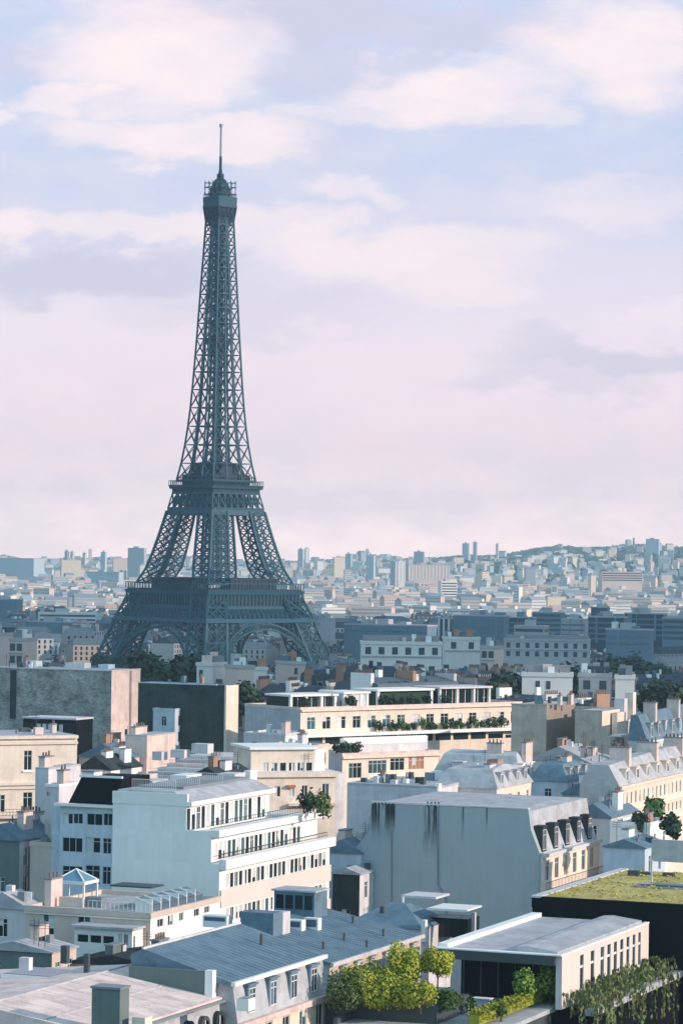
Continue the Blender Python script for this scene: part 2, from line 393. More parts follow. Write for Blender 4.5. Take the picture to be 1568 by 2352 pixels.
def build_tower():
    n_low = [2, 15, 28, 41, 53]; n_mid = [60, 68.5, 77, 85.5, 94, 101]
    n_up = [118.5, 128, 138.5, 149, 159.5, 169.8, 179.8, 189.4, 198.6, 207.4, 215.8, 223.8, 231.4, 238.6, 245.4, 251.8, 257.8, 263.5, 269]
    for sx in (-1, 1):
        for sy in (-1, 1):
            obj('leg', leg_mesh(sx, sy, n_low, 1.5, 0.62, 2, 3.2), M_IRON, tower)
            obj('leg_upper', leg_mesh(sx, sy, n_mid, 1.2, 0.5, 2, 2.4), M_IRON, tower)
            obj('spire_column', leg_mesh(sx, sy, n_up, 0.80, 0.38, 1, 0), M_IRON, tower)
    # masonry feet
    for sx in (-1, 1):
        for sy in (-1, 1):
            bm = bmesh.new(); c = 54-9
            box(bm, sx*c-11, sx*c+11, sy*c-11, sy*c+11, -3, 2); obj('pier', bm, M_BEIGE, tower)
    # cross ties between the columns of the spire
    for z0, z1 in zip(n_up, n_up[1:]):
        bm = bmesh.new()
        h, s = hw_(z0), sw_(z0)
        g = h - s
        for k in (0, 1, 2, 3):
            M = Matrix.Rotation(k*pi/2, 3, 'Z')
            bar(bm, M @ Vector((-h, -h, z0)), M @ Vector((h, -h, z0)), 0.45)
            if g > 0.6:
                bar(bm, M @ Vector((-g, -g, z0)), M @ Vector((g, -g, z0)), 0.5)
        obj('cross_tie', bm, M_IRON, tower)
    # lift shaft in the middle of the spire
    bm = bmesh.new(); r = 1.55
    for sx, sy in ((-1,-1),(1,-1),(1,1),(-1,1)): bar(bm, (sx*r, sy*r, 116), (sx*r, sy*r, 268), 0.7)
    z = 117.0; i = 0
    while z < 266:
        for k in range(4):
            M = Matrix.Rotation(k*pi/2, 3, 'Z')
            bar(bm, M @ Vector((-r, -r, z)), M @ Vector((r, -r, z)), 0.5)
            bar(bm, M @ Vector((-r, -r, z)), M @ Vector((r, -r, z+2.6)), 0.45)
            bar(bm, M @ Vector((r, -r, z)), M @ Vector((-r, -r, z+2.6)), 0.35)
        z += 2.6
    box(bm, -0.9, 0.9, -0.9, 0.9, 116, 268)
    obj('lift_shaft', bm, M_IRON2, tower)
    # halfway platform
    bm = bmesh.new()
    prism = [(3.4, 193.5), (4.9, 197.5), (4.9, 199.2), (-4.9, 199.2), (-4.9, 197.5), (-3.4, 193.5)]
    prism_xz(bm, prism, -4.3, 4.3)
    for k in range(4):
        M = Matrix.Rotation(k*pi/2, 3, 'Z'); bar(bm, M @ Vector((-4.6, -4.6, 200.6)), M @ Vector((4.6, -4.6, 200.6)), 0.3)
    box(bm, -2.2, 2.2, -2.2, 2.2, 199, 202.4)
    obj('intermediate_platform', bm, M_IRON2, tower)
    ring_sides = [Matrix.Rotation(k*pi/2, 3, 'Z') for k in range(4)]
    def band(bm, z0, z1, h0, h1, t=0.8):         # a plate girder round all four sides
        for M in ring_sides:
            p = [M @ Vector(q) for q in ((-h0, -h0, z0), (h0, -h0, z0), (h1, -h1, z1), (-h1, -h1, z1))]
            q = [k + M @ Vector((0, t, 0)) for k in p]
            v = [bm.verts.new(k) for k in p+q]
            for idx in ((0,1,2,3),(7,6,5,4),(0,4,5,1),(2,6,7,3)): bm.faces.new([v[i] for i in idx])
    def rail(bm, z0, z1, h, n, t=0.25):
        for M in ring_sides:
            bar(bm, M @ Vector((-h, -h, z1)), M @ Vector((h, -h, z1)), t*1.3)
            for i in range(n+1):
                x = -h + 2*h*i/n; bar(bm, M @ Vector((x, -h, z0)), M @ Vector((x, -h, z1)), t)
    def lattice(bm, z0, z1, h0, h1, n, t, chord=None):
        for M in ring_sides:
            for i in range(n):
                a, b = -1+2*i/n, -1+2*(i+1)/n
                p00 = M @ Vector((a*h0, -h0, z0)); p10 = M @ Vector((b*h0, -h0, z0)); p01 = M @ Vector((a*h1, -h1, z1)); p11 = M @ Vector((b*h1, -h1, z1))
                bar(bm, p00, p11, t); bar(bm, p10, p01, t); bar(bm, p00, p01, t)
            if chord:
                bar(bm, M @ Vector((-h0, -h0, z0)), M @ Vector((h0, -h0, z0)), chord); bar(bm, M @ Vector((-h1, -h1, z1)), M @ Vector((h1, -h1, z1)), chord)
    # first platform: deck, gallery arcade, frieze, railing, pavilions
    bm = bmesh.new()
    box(bm, -35.0, 35.0, -35.0, 35.0, 56.0, 57.2)
    # central opening reads as a darker court: raised kerb
    obj('first_platform_deck', bm, M_IRON2, tower)
    bm = bmesh.new(); band(bm, 54.2, 56.4, 35.6, 36.2, 1.2); band(bm, 46.8, 48.2, 35.0, 35.0, 0.8); obj('first_platform_cornice', bm, M_IRON, tower)
    bm = bmesh.new()
    for M in ring_sides:
        for i in range(27):
            x = -34.8 + 69.6*i/26; bar(bm, M @ Vector((x, -35.3, 48.2)), M @ Vector((x, -35.6, 54.3)), 0.85, 0.7)
    obj('first_platform_arcade', bm, M_IRON, tower)
    bm = bmesh.new(); band(bm, 48.0, 54.6, 33.6, 33.6, 0.6); obj('first_platform_backing', bm, M_IRON2, tower)
    bm = bmesh.new(); lattice(bm, 40.6, 46.8, 39.0, 35.2, 22, 0.55, 1.1); obj('first_platform_girder', bm, M_IRON, tower)
    bm = bmesh.new(); band(bm, 41.2, 46.4, 37.0, 33.8, 0.4); obj('first_platform_girder_backing', bm, M_IRON2, tower)
    bm = bmesh.new(); rail(bm, 57.2, 60.4, 35.6, 34, 0.3); obj('first_platform_railing', bm, M_IRON, tower)
    for k in range(4):
        bm = bmesh.new(); M = Matrix.Rotation(k*pi/2, 4, 'Z')
        box(bm, -16.5, 16.5, -32.5, -24.0, 57.2, 62.4, 0, M); box(bm, -17.3, 17.3, -33.2, -23.6, 62.4, 63.4, 0, M)
        for i in range(12): box(bm, -16+i*2.8, -15.4+i*2.8, -32.8, -32.5, 57.2, 62.4, 0, M)
        obj('pavilion', bm, M_IRON2, tower)
        bm = bmesh.new()                     # the grand arch of this side
        zs = 11.0; top = 38.6; n = 26; R = 34.5
        pa = []; pb = []
        for i in range(n+1):
            t = pi*i/n
            zo = zs + (top-zs)*sin(t); zi = zs + (top-3.4-zs)*sin(t)
            xo, xi = -R*cos(t), -(R-3.3)*cos(t)
            pa.append(M @ Vector((xo, -hw_(zo)-0.3, zo))); pb.append(M @ Vector((xi, -hw_(zi)-0.3, zi)))
        for i in range(n):
            bar(bm, pa[i], pa[i+1], 0.9); bar(bm, pb[i], pb[i+1], 0.9); bar(bm, pa[i], pb[i+1], 0.35); bar(bm, pb[i], pa[i+1], 0.35); bar(bm, pa[i], pb[i], 0.45)
        # spandrel verticals up to the girder
        for i in range(2, n-1, 1):
            p = pa[i]; 
            if 40.4 - p.z > 1.5:
                loc = M.inverted() @ p
                q = M @ Vector((loc.x, -hw_(40.4), 40.4)); bar(bm, p, q, 0.3)
        obj('arch', bm, M_IRON, tower)
    bm = bmesh.new(); band(bm, 38.9, 40.6, 41.6, 40.6, 0.9); obj('arch_crown_beam', bm, M_IRON, tower)
    # belt under the second platform
    bm = bmesh.new(); band(bm, 98.6, 102.6, 20.1, 19.2, 0.8); obj('belt_girder', bm, M_IRON, tower)
    bm = bmesh.new(); lattice(bm, 102.6, 111.0, 19.2, 17.4, 8, 0.55, 0.9); lattice(bm, 102.6, 111.0, 17.4, 15.6, 6, 0.5); obj('belt_lattice', bm, M_IRON, tower)
    bm = bmesh.new(); lattice(bm, 103.2, 110.6, 9.5, 8.6, 5, 0.7, 1.2); box(bm, -8, 8, -8, 8, 103, 110.6); obj('belt_core', bm, M_IRON2, tower)
    # second platform
    bm = bmesh.new(); box(bm, -17.6, 17.6, -17.6, 17.6, 110.8, 113.6); box(bm, -18.8, 18.8, -18.8, 18.8, 113.6, 115.4); obj('second_platform_deck', bm, M_IRON2, tower)
    bm = bmesh.new(); band(bm, 113.4, 115.6, 18.4, 19.2, 0.8); rail(bm, 115.6, 118.0, 18.9, 26, 0.25); obj('second_platform_cornice', bm, M_IRON, tower)
    bm = bmesh.new(); box(bm, -16.2, 16.2, -16.2, 16.2, 117.4, 118.4); box(bm, -13.6, 13.6, -13.6, 13.6, 115.4, 121.6); rail(bm, 118.4, 120.2, 15.9, 20, 0.22); obj('second_platform_gallery', bm, M_IRON2, tower)
    bm = bmesh.new()
    for k in range(4):
        M = Matrix.Rotation(k*pi/2, 4, 'Z'); pts = []
        for i in range(9):
            t = pi*i/8; pts.append(M @ Vector((-11.5*cos(t), -11.2+sin(t)*2, 121 + 7.5*sin(t))))
        for a, b in zip(pts, pts[1:]): bar(bm, a, b, 0.9)
        for a in pts[1:-1]: bar(bm, a, (a.x, a.y, 121), 0.4)
    prism_xz(bm, [(-11, 121), (11, 121), (7.6, 126.6), (3.2, 129.2), (-3.2, 129.2), (-7.6, 126.6)], -8.5, 8.5)
    prism_xz(bm, [(-8.5, 121), (8.5, 121), (5.0, 127.5), (-5.0, 127.5)], -11, 11)
    box(bm, -2.6, 2.6, -2.6, 2.6, 129, 134)
    obj('lift_housing', bm, M_IRON2, tower)
    # summit
    bm = bmesh.new(); box(bm, -3.6, 3.6, -3.6, 3.6, 262.5, 272.5); lattice(bm, 263, 273.0, 5.4, 6.6, 4, 0.6, 0.8); band(bm, 266, 273, 5.3, 6.4, 0.3); obj('summit_bracket', bm, M_IRON2, tower)
    bm = bmesh.new(); box(bm, -6.9, 6.9, -6.9, 6.9, 273, 274.2); band(bm, 274.2, 278.4, 6.7, 6.9, 0.4); box(bm, -6.2, 6.2, -6.2, 6.2, 274.2, 278.2); box(bm, -6.8, 6.8, -6.8, 6.8, 278.2, 278.8); rail(bm, 278.8, 280.6, 6.5, 12, 0.2); obj('summit_platform', bm, M_IRON, tower)
    bm = bmesh.new(); tube(bm, (0,0,278.8), (0,0,284.0), 6.0, 5.8, 12); tube(bm, (0,0,283.0), (0,0,283.7), 6.3, 6.3, 12); tube(bm, (0,0,284.0), (0,0,286.6), 5.4, 4.6, 12); tube(bm, (0,0,286.6), (0,0,288.6), 4.5, 3.2, 12); tube(bm, (0,0,288.6), (0,0,290.0), 3.1, 1.5, 12); obj('summit_cabin', bm, M_IRON2, tower)
    for k in range(4):
        M = Matrix.Rotation(k*pi/2, 3, 'Z'); bm = bmesh.new()
        for x in (-4, -1.4, 1.4, 4):
            for z in (280.5, 284.3, 286.8):
                bar(bm, M @ Vector((x, -4.8, z)), M @ Vector((x*1.3, -7.0, z+0.2)), 0.28)
                bar(bm, M @ Vector((x*1.3, -7.0, z-0.7)), M @ Vector((x*1.3, -7.0, z+1.0)), 0.35)
        bar(bm, M @ Vector((-5.4, -6.9, 284.4)), M @ Vector((5.4, -6.9, 284.4)), 0.2)
        for x in (-5.2, 5.2): bar(bm, M @ Vector((x, -6.95, 280)), M @ Vector((x, -6.95, 287)), 0.2)
        for x in (-1.82, 1.82): bar(bm, M @ Vector((x, -6.95, 280)), M @ Vector((x, -6.95, 287)), 0.2)
        obj('antenna_bracket', bm, M_IRON, tower)
    bm = bmesh.new(); tube(bm, (0,0,289.8), (0,0,292.0), 2.1, 2.0, 10); tube(bm, (0,0,292.0), (0,0,294.6), 1.2, 0.9, 8); tube(bm, (0,0,294.6), (0,0,302), 0.8, 0.75, 8)
    obj('mast_base', bm, M_IRON2, tower)
    bm = bmesh.new(); tube(bm, (0,0,302), (0,0,318.8), 0.62, 0.55, 8); tube(bm, (0,0,318.6), (0,0,320.4), 1.0, 1.0, 8); obj('mast', bm, mat('grey antenna paint', (0.30, 0.31, 0.36), rough=0.6), tower)
build_tower()
# ------------------------------------------------------------------ the city beyond
YAW0 = radians(-21.7)
FOOT = []                              # footprints taken: (x, y, radius)
M_LEAF = mat('dark tree foliage', (0.030, 0.060, 0.038), rough=0.9, var=0.35, scale=0.25, rnd=0.25, fine=0.2)
M_LEAF2 = mat('sunny shrub foliage', (0.33, 0.36, 0.045), rough=0.85, var=0.35, scale=0.5, rnd=0.15, fine=0.25)
M_BARK = mat('bark', (0.09, 0.06, 0.045), var=0.2)
M_WALLS = [mat('cream town wall', (0.43, 0.385, 0.35), var=0.08, rnd=0.15), mat('white town wall', (0.52, 0.51, 0.51), var=0.06, rnd=0.12), mat('grey town wall', (0.27, 0.29, 0.31), var=0.10, rnd=0.2),
           mat('rosy town wall', (0.42, 0.345, 0.32), var=0.08, rnd=0.15)]
M_ROOFS = [mat('zinc town roof', (0.11, 0.15, 0.19), rough=0.6, var=0.15, rnd=0.25), mat('slate town roof', (0.04, 0.055, 0.075), rough=0.7, var=0.2, rnd=0.3), mat('gravel town roof', (0.26, 0.26, 0.28), var=0.15, rnd=0.25),
           mat('tile town roof', (0.36, 0.22, 0.17), var=0.15, rnd=0.25)]

def crown_bm(rx, rz, n, leaf, rng, lumps=9, z0=0.0):
    """leaf clumps spread in the volume of several overlapping lumps"""
    bm = bmesh.new()
    L = []
    for i in range(lumps):
        a = rng.uniform(0, 2*pi); e = rng.uniform(-0.5, 1.0); r = rng.uniform(0.25, 0.62)
        L.append((Vector((cos(a)*rx*r*1.0, sin(a)*rx*r*1.0, z0 + rz*(0.5 + 0.42*e*rng.uniform(.6, 1)))), rng.uniform(0.34, 0.52)*rx, rng.uniform(0.28, 0.42)*rz))
    for i in range(n):
        c, a, b = rng.choice(L)
        d = Vector((rng.gauss(0, 1), rng.gauss(0, 1), rng.gauss(0, 1))).normalized()
        rr = rng.uniform(0.55, 1.03)
        p = c + Vector((d.x*a*rr, d.y*a*rr, d.z*b*rr))
        nrm = (d + Vector((rng.gauss(0, .45), rng.gauss(0, .45), rng.gauss(0, .45) + .2))).normalized()
        t = nrm.cross(Vector((rng.gauss(0,1), rng.gauss(0,1), rng.gauss(0,1)))).normalized(); s = nrm.cross(t)
        q = leaf*rng.uniform(0.55, 1.25)
        v = [bm.verts.new(p + t*q*x + s*q*y*0.7 + nrm*q*0.18*(abs(x)-.5)) for x, y in ((-1,-.3),(-.2,-1),(.9,-.5),(1,.5),(.1,1),(-.8,.6))]
        bm.faces.new(v)
    return bm
def trunk_bm(h, r, rng, spread):
    bm = bmesh.new(); tube(bm, (0,0,-0.5), (0,0,h), r, r*0.65, 7)
    for i in range(4):
        a = 2*pi*i/4 + rng.uniform(-.4, .4)
        tube(bm, (0,0,h*0.85), (cos(a)*spread, sin(a)*spread, h*1.5), r*0.5, r*0.2, 5)
    return bm
TREES = []
def make_tree(seed, rx, rz, th, m, leaf=0.9, n=420, name='tree', flatsh=True):
    rng = random.Random(seed)
    t = thing(name, 'tree', 'tree')
    obj('trunk', trunk_bm(th, 0.035*rz+0.12, rng, rx*0.4), M_BARK, t)
    c = obj('crown', crown_bm(rx, rz, n, leaf, rng, 11, th*0.75), m, t, norm=False)
    return t
PROTO_T = [make_tree(s, rx, rz, th, M_LEAF, lf, n) for s, rx, rz, th, lf, n in ((1, 5.5, 11, 6, .85, 520), (2, 6.5, 12, 7, .95, 560), (3, 4.6, 13, 6, .8, 480), (4, 5.8, 9.5, 5, .85, 480))]
index_kids()
used_t = set()
def place_tree(x, y, k, sc, label, group, z=None):
    p = PROTO_T[k]
    if k in used_t: t = dup(p)
    else: t = p; used_t.add(k)
    t.location = (x, y, ground_z(x, y) if z is None else z); t.scale = (sc, sc, sc); t.rotation_euler = (0, 0, random.uniform(0, 6.28))
    tag(t, label, 'tree', group)
    return t
def build_trees():
    rng = random.Random(11)
    # the wooded gardens at the foot of the tower
    for i in range(58):
        u = rng.uniform(60, 470); d = rng.uniform(1440, 1640)
        p = pd(u, 1500, d)
        if (p.x-TP.x)**2 + (d-TD)**2 < 78**2: continue
        place_tree(p.x, d, rng.randrange(4), rng.uniform(0.9, 1.35), 'dark green tree in the wooded gardens left of the foot of the iron tower', 'trees in the gardens left of the tower foot')
    for i in range(26):
        u = rng.uniform(490, 760); d = rng.uniform(1480, 1640); p = pd(u, 1500, d)
        place_tree(p.x, d, rng.randrange(4), rng.uniform(0.8, 1.15), 'dark tree below the right-hand arch of the iron tower', 'trees under the right arch of the tower')
    for i in range(26):
        u = rng.uniform(1365, 1510); d = rng.uniform(1080, 1250); p = pd(u, 1500, d)
        place_tree(p.x, d, rng.randrange(4), rng.uniform(1.1, 1.5), 'dark green tree in the grove below the long glass offices on the right', 'trees below the glass offices', z=ground_z(p.x, d)+8)
    for (u, vt, d, sc, lab) in ((345, 1512, 760, 1.0, 'dark tree above the right end of the rubble stone wall'), (385, 1522, 740, 1.1, 'dark broad tree behind the dark ivy covered wall'), (425, 1520, 750, 1.05, 'dark tree just left of the white boxy rooftops below the tower'),
                            (855, 1548, 640, .62, 'dark narrow tree rising between the two penthouses of the long cream building'), (1165, 1560, 640, .8, 'dark green tree at the right end of the long cream building'),
                            (1300, 1545, 690, .8, 'green tree between white roof boxes above the taupe building'), (1495, 1570, 660, .9, 'dark round tree above the mansard row at the right edge'), (1540, 1575, 650, .85, 'dark tree at the far right edge above the mansard row'),
                            (575, 1575, 585, .55, 'bushy green tree behind the chimney end of the ivy covered wall')):
        p = pd(u, vt, d); k = rng.randrange(4); h = {0: 15, 1: 16.5, 2: 16.5, 3: 13}[k]*sc
        place_tree(p.x, d, k, sc, lab, None, z=p.z-h)

M_SKYL0 = mat('roof window glass', (0.04, 0.07, 0.10), rough=.2, var=.1)
# --- town houses, merged in one mesh when far, with parts when near
def merge(parts):
    mats = []; out = bmesh.new()
    for name, bm, m in parts:
        if m not in mats: mats.append(m)
        mi = mats.index(m); mp = {}
        for v in bm.verts: mp[v] = out.verts.new(v.co)
        for f in bm.faces:
            try: out.faces.new([mp[v] for v in f.verts]).material_index = mi
            except ValueError: pass
        bm.free()
    return out, mats
def house_parts(seed, kind, fine=True):
    """list of (part name, bmesh, material); front is -Y, base at z=0, centred in x"""
    r = random.Random(seed); P = []
    w = r.uniform(15, 26); d = r.uniform(12, 16); h = r.uniform(16, 22)
    wall = r.choice(M_WALLS); roof = r.choice(M_ROOFS[:2] if kind == 'mansard' else M_ROOFS[:1] + M_ROOFS[2:3])
    bm = bmesh.new(); box(bm, -w/2, w/2, 0, d, -30, h); box(bm, -w/2-.25, w/2+.25, -.35, d+.35, h-.35, h+.02)
    P.append(('wall', bm, wall))
    def wins(z, ww, hh, y=-.04, n=None, x0=-w/2, x1=w/2):
        n = n or int((x1-x0)/2.9)
        for i in range(n):
            x = x0 + (x1-x0)*(i+.5)/n
            b = bmesh.new(); box(b, x-ww/2, x+ww/2, y, y+.2, z, z+hh); P.append(('window', b, r.choice([M_GLASS, M_GLASS, M_GLASS2, M_BLIND])))
    floors = 3
    for k in range(floors): wins(h-3.0-3.1*k, 1.15, 2.0)
    for k in range(floors):          # right side
        n = int(d/3.2)
        if seed % 3:
            for i in range(n):
                y = d*(i+.5)/n; b = bmesh.new(); box(b, w/2-.16, w/2+.04, y-.55, y+.55, h-3.0-3.1*k, h-1.0-3.1*k); P.append(('window', b, r.choice([M_GLASS, M_GLASS, M_BLIND])))
    if kind == 'mansard':
        mh = r.uniform(2.8, 4.6); ins = 1.5; th = r.uniform(.8, 1.6)
        bm = bmesh.new()
        prof = [(0, h), (ins, h+mh), (d/2, h+mh+th), (d-ins, h+mh), (d, h)]
        a = [bm.verts.new((-w/2, y, z)) for y, z in prof]; b = [bm.verts.new((w/2, y, z)) for y, z in prof]
        bm.faces.new(a); bm.faces.new(b[::-1])
        for i in range(5): bm.faces.new((a[i], b[i], b[(i+1)%5], a[(i+1)%5]))
        P.append(('roof', bm, roof))
        n = int(w/3.1)
        for i in range(n):
            x = -w/2 + w*(i+.5)/n
            bm = bmesh.new(); box(bm, x-.75, x+.75, .25, 1.9, h+.5, h+2.6); P.append(('dormer', bm, r.choice([M_ZINCL, wall])))
            b2 = bmesh.new(); box(b2, x-.5, x+.5, .20, .4, h+.8, h+2.3); P.append(('window', b2, M_GLASS))
        top = h+mh
        for i in range(r.randrange(7, 13)):
            x = r.uniform(-w/2+1, w/2-1.5); y = r.uniform(2.0, d-2.5); q = r.uniform(.3, 1.5); zz = top + th*(1-abs(y-d/2)/(d/2-ins))
            bm = bmesh.new(); box(bm, x, x+q, y, y+r.uniform(.3, 1.6), zz-.6, zz+r.uniform(.3, 1.7)); P.append(('roof_vent', bm, r.choice([M_DGREY, M_MGREY, M_WHITE, M_SLATE, M_DGREY, M_ZINC])))
        for i in range(3):
            x = r.uniform(-w/2+1, w/2-2.5); bm = bmesh.new(); y0 = ins+.6; box(bm, x, x+1.1, y0, y0+1.2, top-.2, top+.35); P.append(('skylight', bm, M_SKYL0))
        for sx in (-1, 1, r.uniform(-.4, .4), r.uniform(-.7, .7)):
            bm = bmesh.new(); ht = r.uniform(1.0, 2.6)
            y0 = r.uniform(1.5, 3.5); y1 = y0 + r.uniform(3, 6.5)
            box(bm, sx*w/2-.45, sx*w/2+.45, y0, y1, h-.5, top+ht)
            P.append(('chimney', bm, r.choice([wall, M_BRICK, M_PINK, M_WHITE])))
            bm = bmesh.new()
            for i in range(int((y1-y0)/.6)): tube(bm, (sx*w/2, y0+.3+.6*i, top+ht-.05), (sx*w/2, y0+.3+.6*i, top+ht+.75), .17, .14, 5)
            P.append(('chimney_pots', bm, M_POT))
    else:
        bm = bmesh.new(); box(bm, -w/2, w/2, 0, .3, h, h+.9); box(bm, -w/2, w/2, d-.3, d, h, h+.9); box(bm, -w/2, -w/2+.3, .3, d-.3, h, h+.9); box(bm, w/2-.3, w/2, .3, d-.3, h, h+.9)
        P.append(('parapet', bm, wall))
        bm = bmesh.new(); box(bm, -w/2+.3, w/2-.3, .3, d-.3, h, h+.25); P.append(('roof', bm, roof))
        s = w*.18
        bm = bmesh.new(); box(bm, -w/2+s, w/2-s*.6, 2.2, d-1.5, h+.25, h+3.2); box(bm, -w/2+s-.3, w/2-s*.6+.3, 1.9, d-1.2, h+3.2, h+3.45); P.append(('penthouse', bm, r.choice(M_WALLS[:3])))
        for i in range(int(w*.5/2.5)):
            x = -w/2+s+1.4+2.5*i; b2 = bmesh.new(); box(b2, x-.85, x+.85, 2.16, 2.4, h+.7, h+2.9); P.append(('window', b2, r.choice([M_GLASS, M_GLASS2])))
        for i in range(9):
            x = r.uniform(-w/2+1, w/2-2); y = r.uniform(2, d-2); bm = bmesh.new(); box(bm, x, x+r.uniform(.8, 2.2), y, y+r.uniform(.8, 1.8), h+2, h+r.uniform(3.6, 5.2)); P.append(('roof_vent', bm, r.choice([M_WHITE, M_MGREY, wall])))
        if r.random() < .6:
            bm = bmesh.new()
            for i in range(14):
                x = r.uniform(-w/2+.6, w/2-.6); box(bm, x-.5, x+.5, .35, 1.2, h+.3, h+r.uniform(1.2, 2.4))
            P.append(('terrace_planting', bm, M_LEAF))
    return P
def build_town():
    kinds = ['mansard', 'mansard', 'flat', 'mansard', 'flat', 'mansard', 'mansard', 'flat', 'mansard', 'flat', 'mansard', 'mansard']
    near = []
    for i, k in enumerate(kinds):
        t = thing('apartment_building', 'apartment building', 'building')
        for n, bm, m in house_parts(100+i, k): obj(n, bm, m, t)
        near.append(t)
    index_kids()
    far = []
    for i in range(14):
        bm, ms = merge(house_parts(200+i, 'mansard' if i % 5 else 'flat')); far.append(mesh('residential_block', bm, ms))
    rng = random.Random(5); used = set()
    def free(x, y, r):
        return all((x-a)**2 + (y-b)**2 > (r+c)**2 for a, b, c in FOOT)
    count = {'near': 0, 'mid': 0}
    stuff = bmesh.new(); stuff_m = M_WALLS + M_ROOFS
    y = 622.0
    while y < 2700:
        step = 25 if y < 1250 else 36
        hwid = 0.118*y
        x = -hwid - rng.uniform(0, 15)
        while x < hwid:
            xx = x + rng.uniform(-4, 4); yy = y + rng.uniform(-6, 6)
            cell = random.Random(int(xx//130)*7919 + int(yy//140)*104729)
            yaw = cell.choice([YAW0, YAW0, 0.1, 0.7, -0.75, 0.35]) + rng.uniform(-.06, .06)
            if rng.random() < .25: yaw += pi/2
            sx_ = xx/yy
            d2t = (xx-TP.x)**2 + (yy-TD)**2
            if not (d2t < 120**2) and not (1430 < yy < 1700 and -0.11 < sx_ < 0.0) and free(xx, yy, 11):
                gz = ground_z(xx, yy)
                lift = (3.0 if sx_ > 0.0 else 0.0) * (1 if yy < 1200 else 0)
                where = 'left' if sx_ < -0.06 else ('mid' if sx_ < 0.0 else 'right')
                if yy < 1250:
                    i = rng.randrange(len(near)); p = near[i]
                    if yy < 860:
                        if i in used: t = dup(p)
                        else: t = p; used.add(i)
                        depth = 'just beyond the nearest roofs'
                    else:
                        t = thing('apartment_building', 'x', 'building')
                        me = far[rng.randrange(len(far))]
                        COL.objects.unlink(t); bpy.data.objects.remove(t)
                        t = link('apartment_building', me)
                        depth = 'in the middle distance'
                    pl = {'left': 'on the left', 'mid': 'below the iron tower', 'right': 'to the right of the tower'}[where]
                    lab = 'shaded apartment building %s %s' % (depth, pl)
                    tag(t, lab, 'building', 'apartment buildings ' + depth + ' ' + pl)
                    t.location = (xx, yy, gz + lift + rng.uniform(-3, 1.5)); t.rotation_euler = (0, 0, yaw)
                else:
                    h = rng.uniform(-6, 2)
                    if count['mid'] < 290 and rng.random() < .62:
                        t = link('residential_block', far[rng.randrange(len(far))]); count['mid'] += 1
                        pl = {'left': 'left of the iron tower', 'mid': 'round the foot of the iron tower', 'right': 'right of the iron tower'}[where]
                        dd = 'nearer' if yy < 1900 else 'farther'
                        tag(t, 'blue-shaded residential block in the %s plain %s' % (dd, pl), 'residential block', '%s residential blocks %s' % (dd, pl))
                        t.location = (xx, yy, gz + h); t.rotation_euler = (0, 0, yaw)
                        s = rng.uniform(1.0, 1.5); t.scale = (s, 1.15, 1.0)
                    else:
                        w = rng.uniform(14, 34); d = rng.uniform(12, 18); H = rng.uniform(14, 24)
                        M = Matrix.Translation((xx, yy, gz)) @ Matrix.Rotation(yaw, 4, 'Z')
                        box(stuff, -w/2, w/2, 0, d, -2, H, rng.randrange(4), M); mi = 4 + rng.choice([0, 0, 1, 2])
                        vs = [M @ Vector(q) for q in ((-w/2, 0, H), (w/2, 0, H), (w/2, d, H), (-w/2, d, H), (-w/2+2, d/2, H+4), (w/2-2, d/2, H+4))]
                        v = [stuff.verts.new(q) for q in vs]
                        for idx in ((0,1,5,4), (1,2,5), (2,3,4,5), (3,0,4)): stuff.faces.new([v[k] for k in idx]).material_index = mi
                        for fl in range(3):
                            n = int(w/3.2)
                            for i in range(n):
                                xw = -w/2 + w*(i+.5)/n
                                quad(stuff, [M @ Vector(q) for q in ((xw-.6, -.05, H-2.8-3.1*fl), (xw+.6, -.05, H-2.8-3.1*fl), (xw+.6, -.05, H-.8-3.1*fl), (xw-.6, -.05, H-.8-3.1*fl))], 8)
            x += step*rng.uniform(.85, 1.25)
        y += step*(0.95 if y < 1250 else 1.0)
    for i, p in enumerate(near):
        if i not in used:
            for c in KIDS.get(p.name, []): bpy.data.objects.remove(c)
            bpy.data.objects.remove(p)
    o = obj('town_mass', stuff, stuff_m + [M_GLASS], norm=False); o['kind'] = 'stuff'; o['label'] = 'blue-shaded mass of small town blocks filling the plain around the tower'

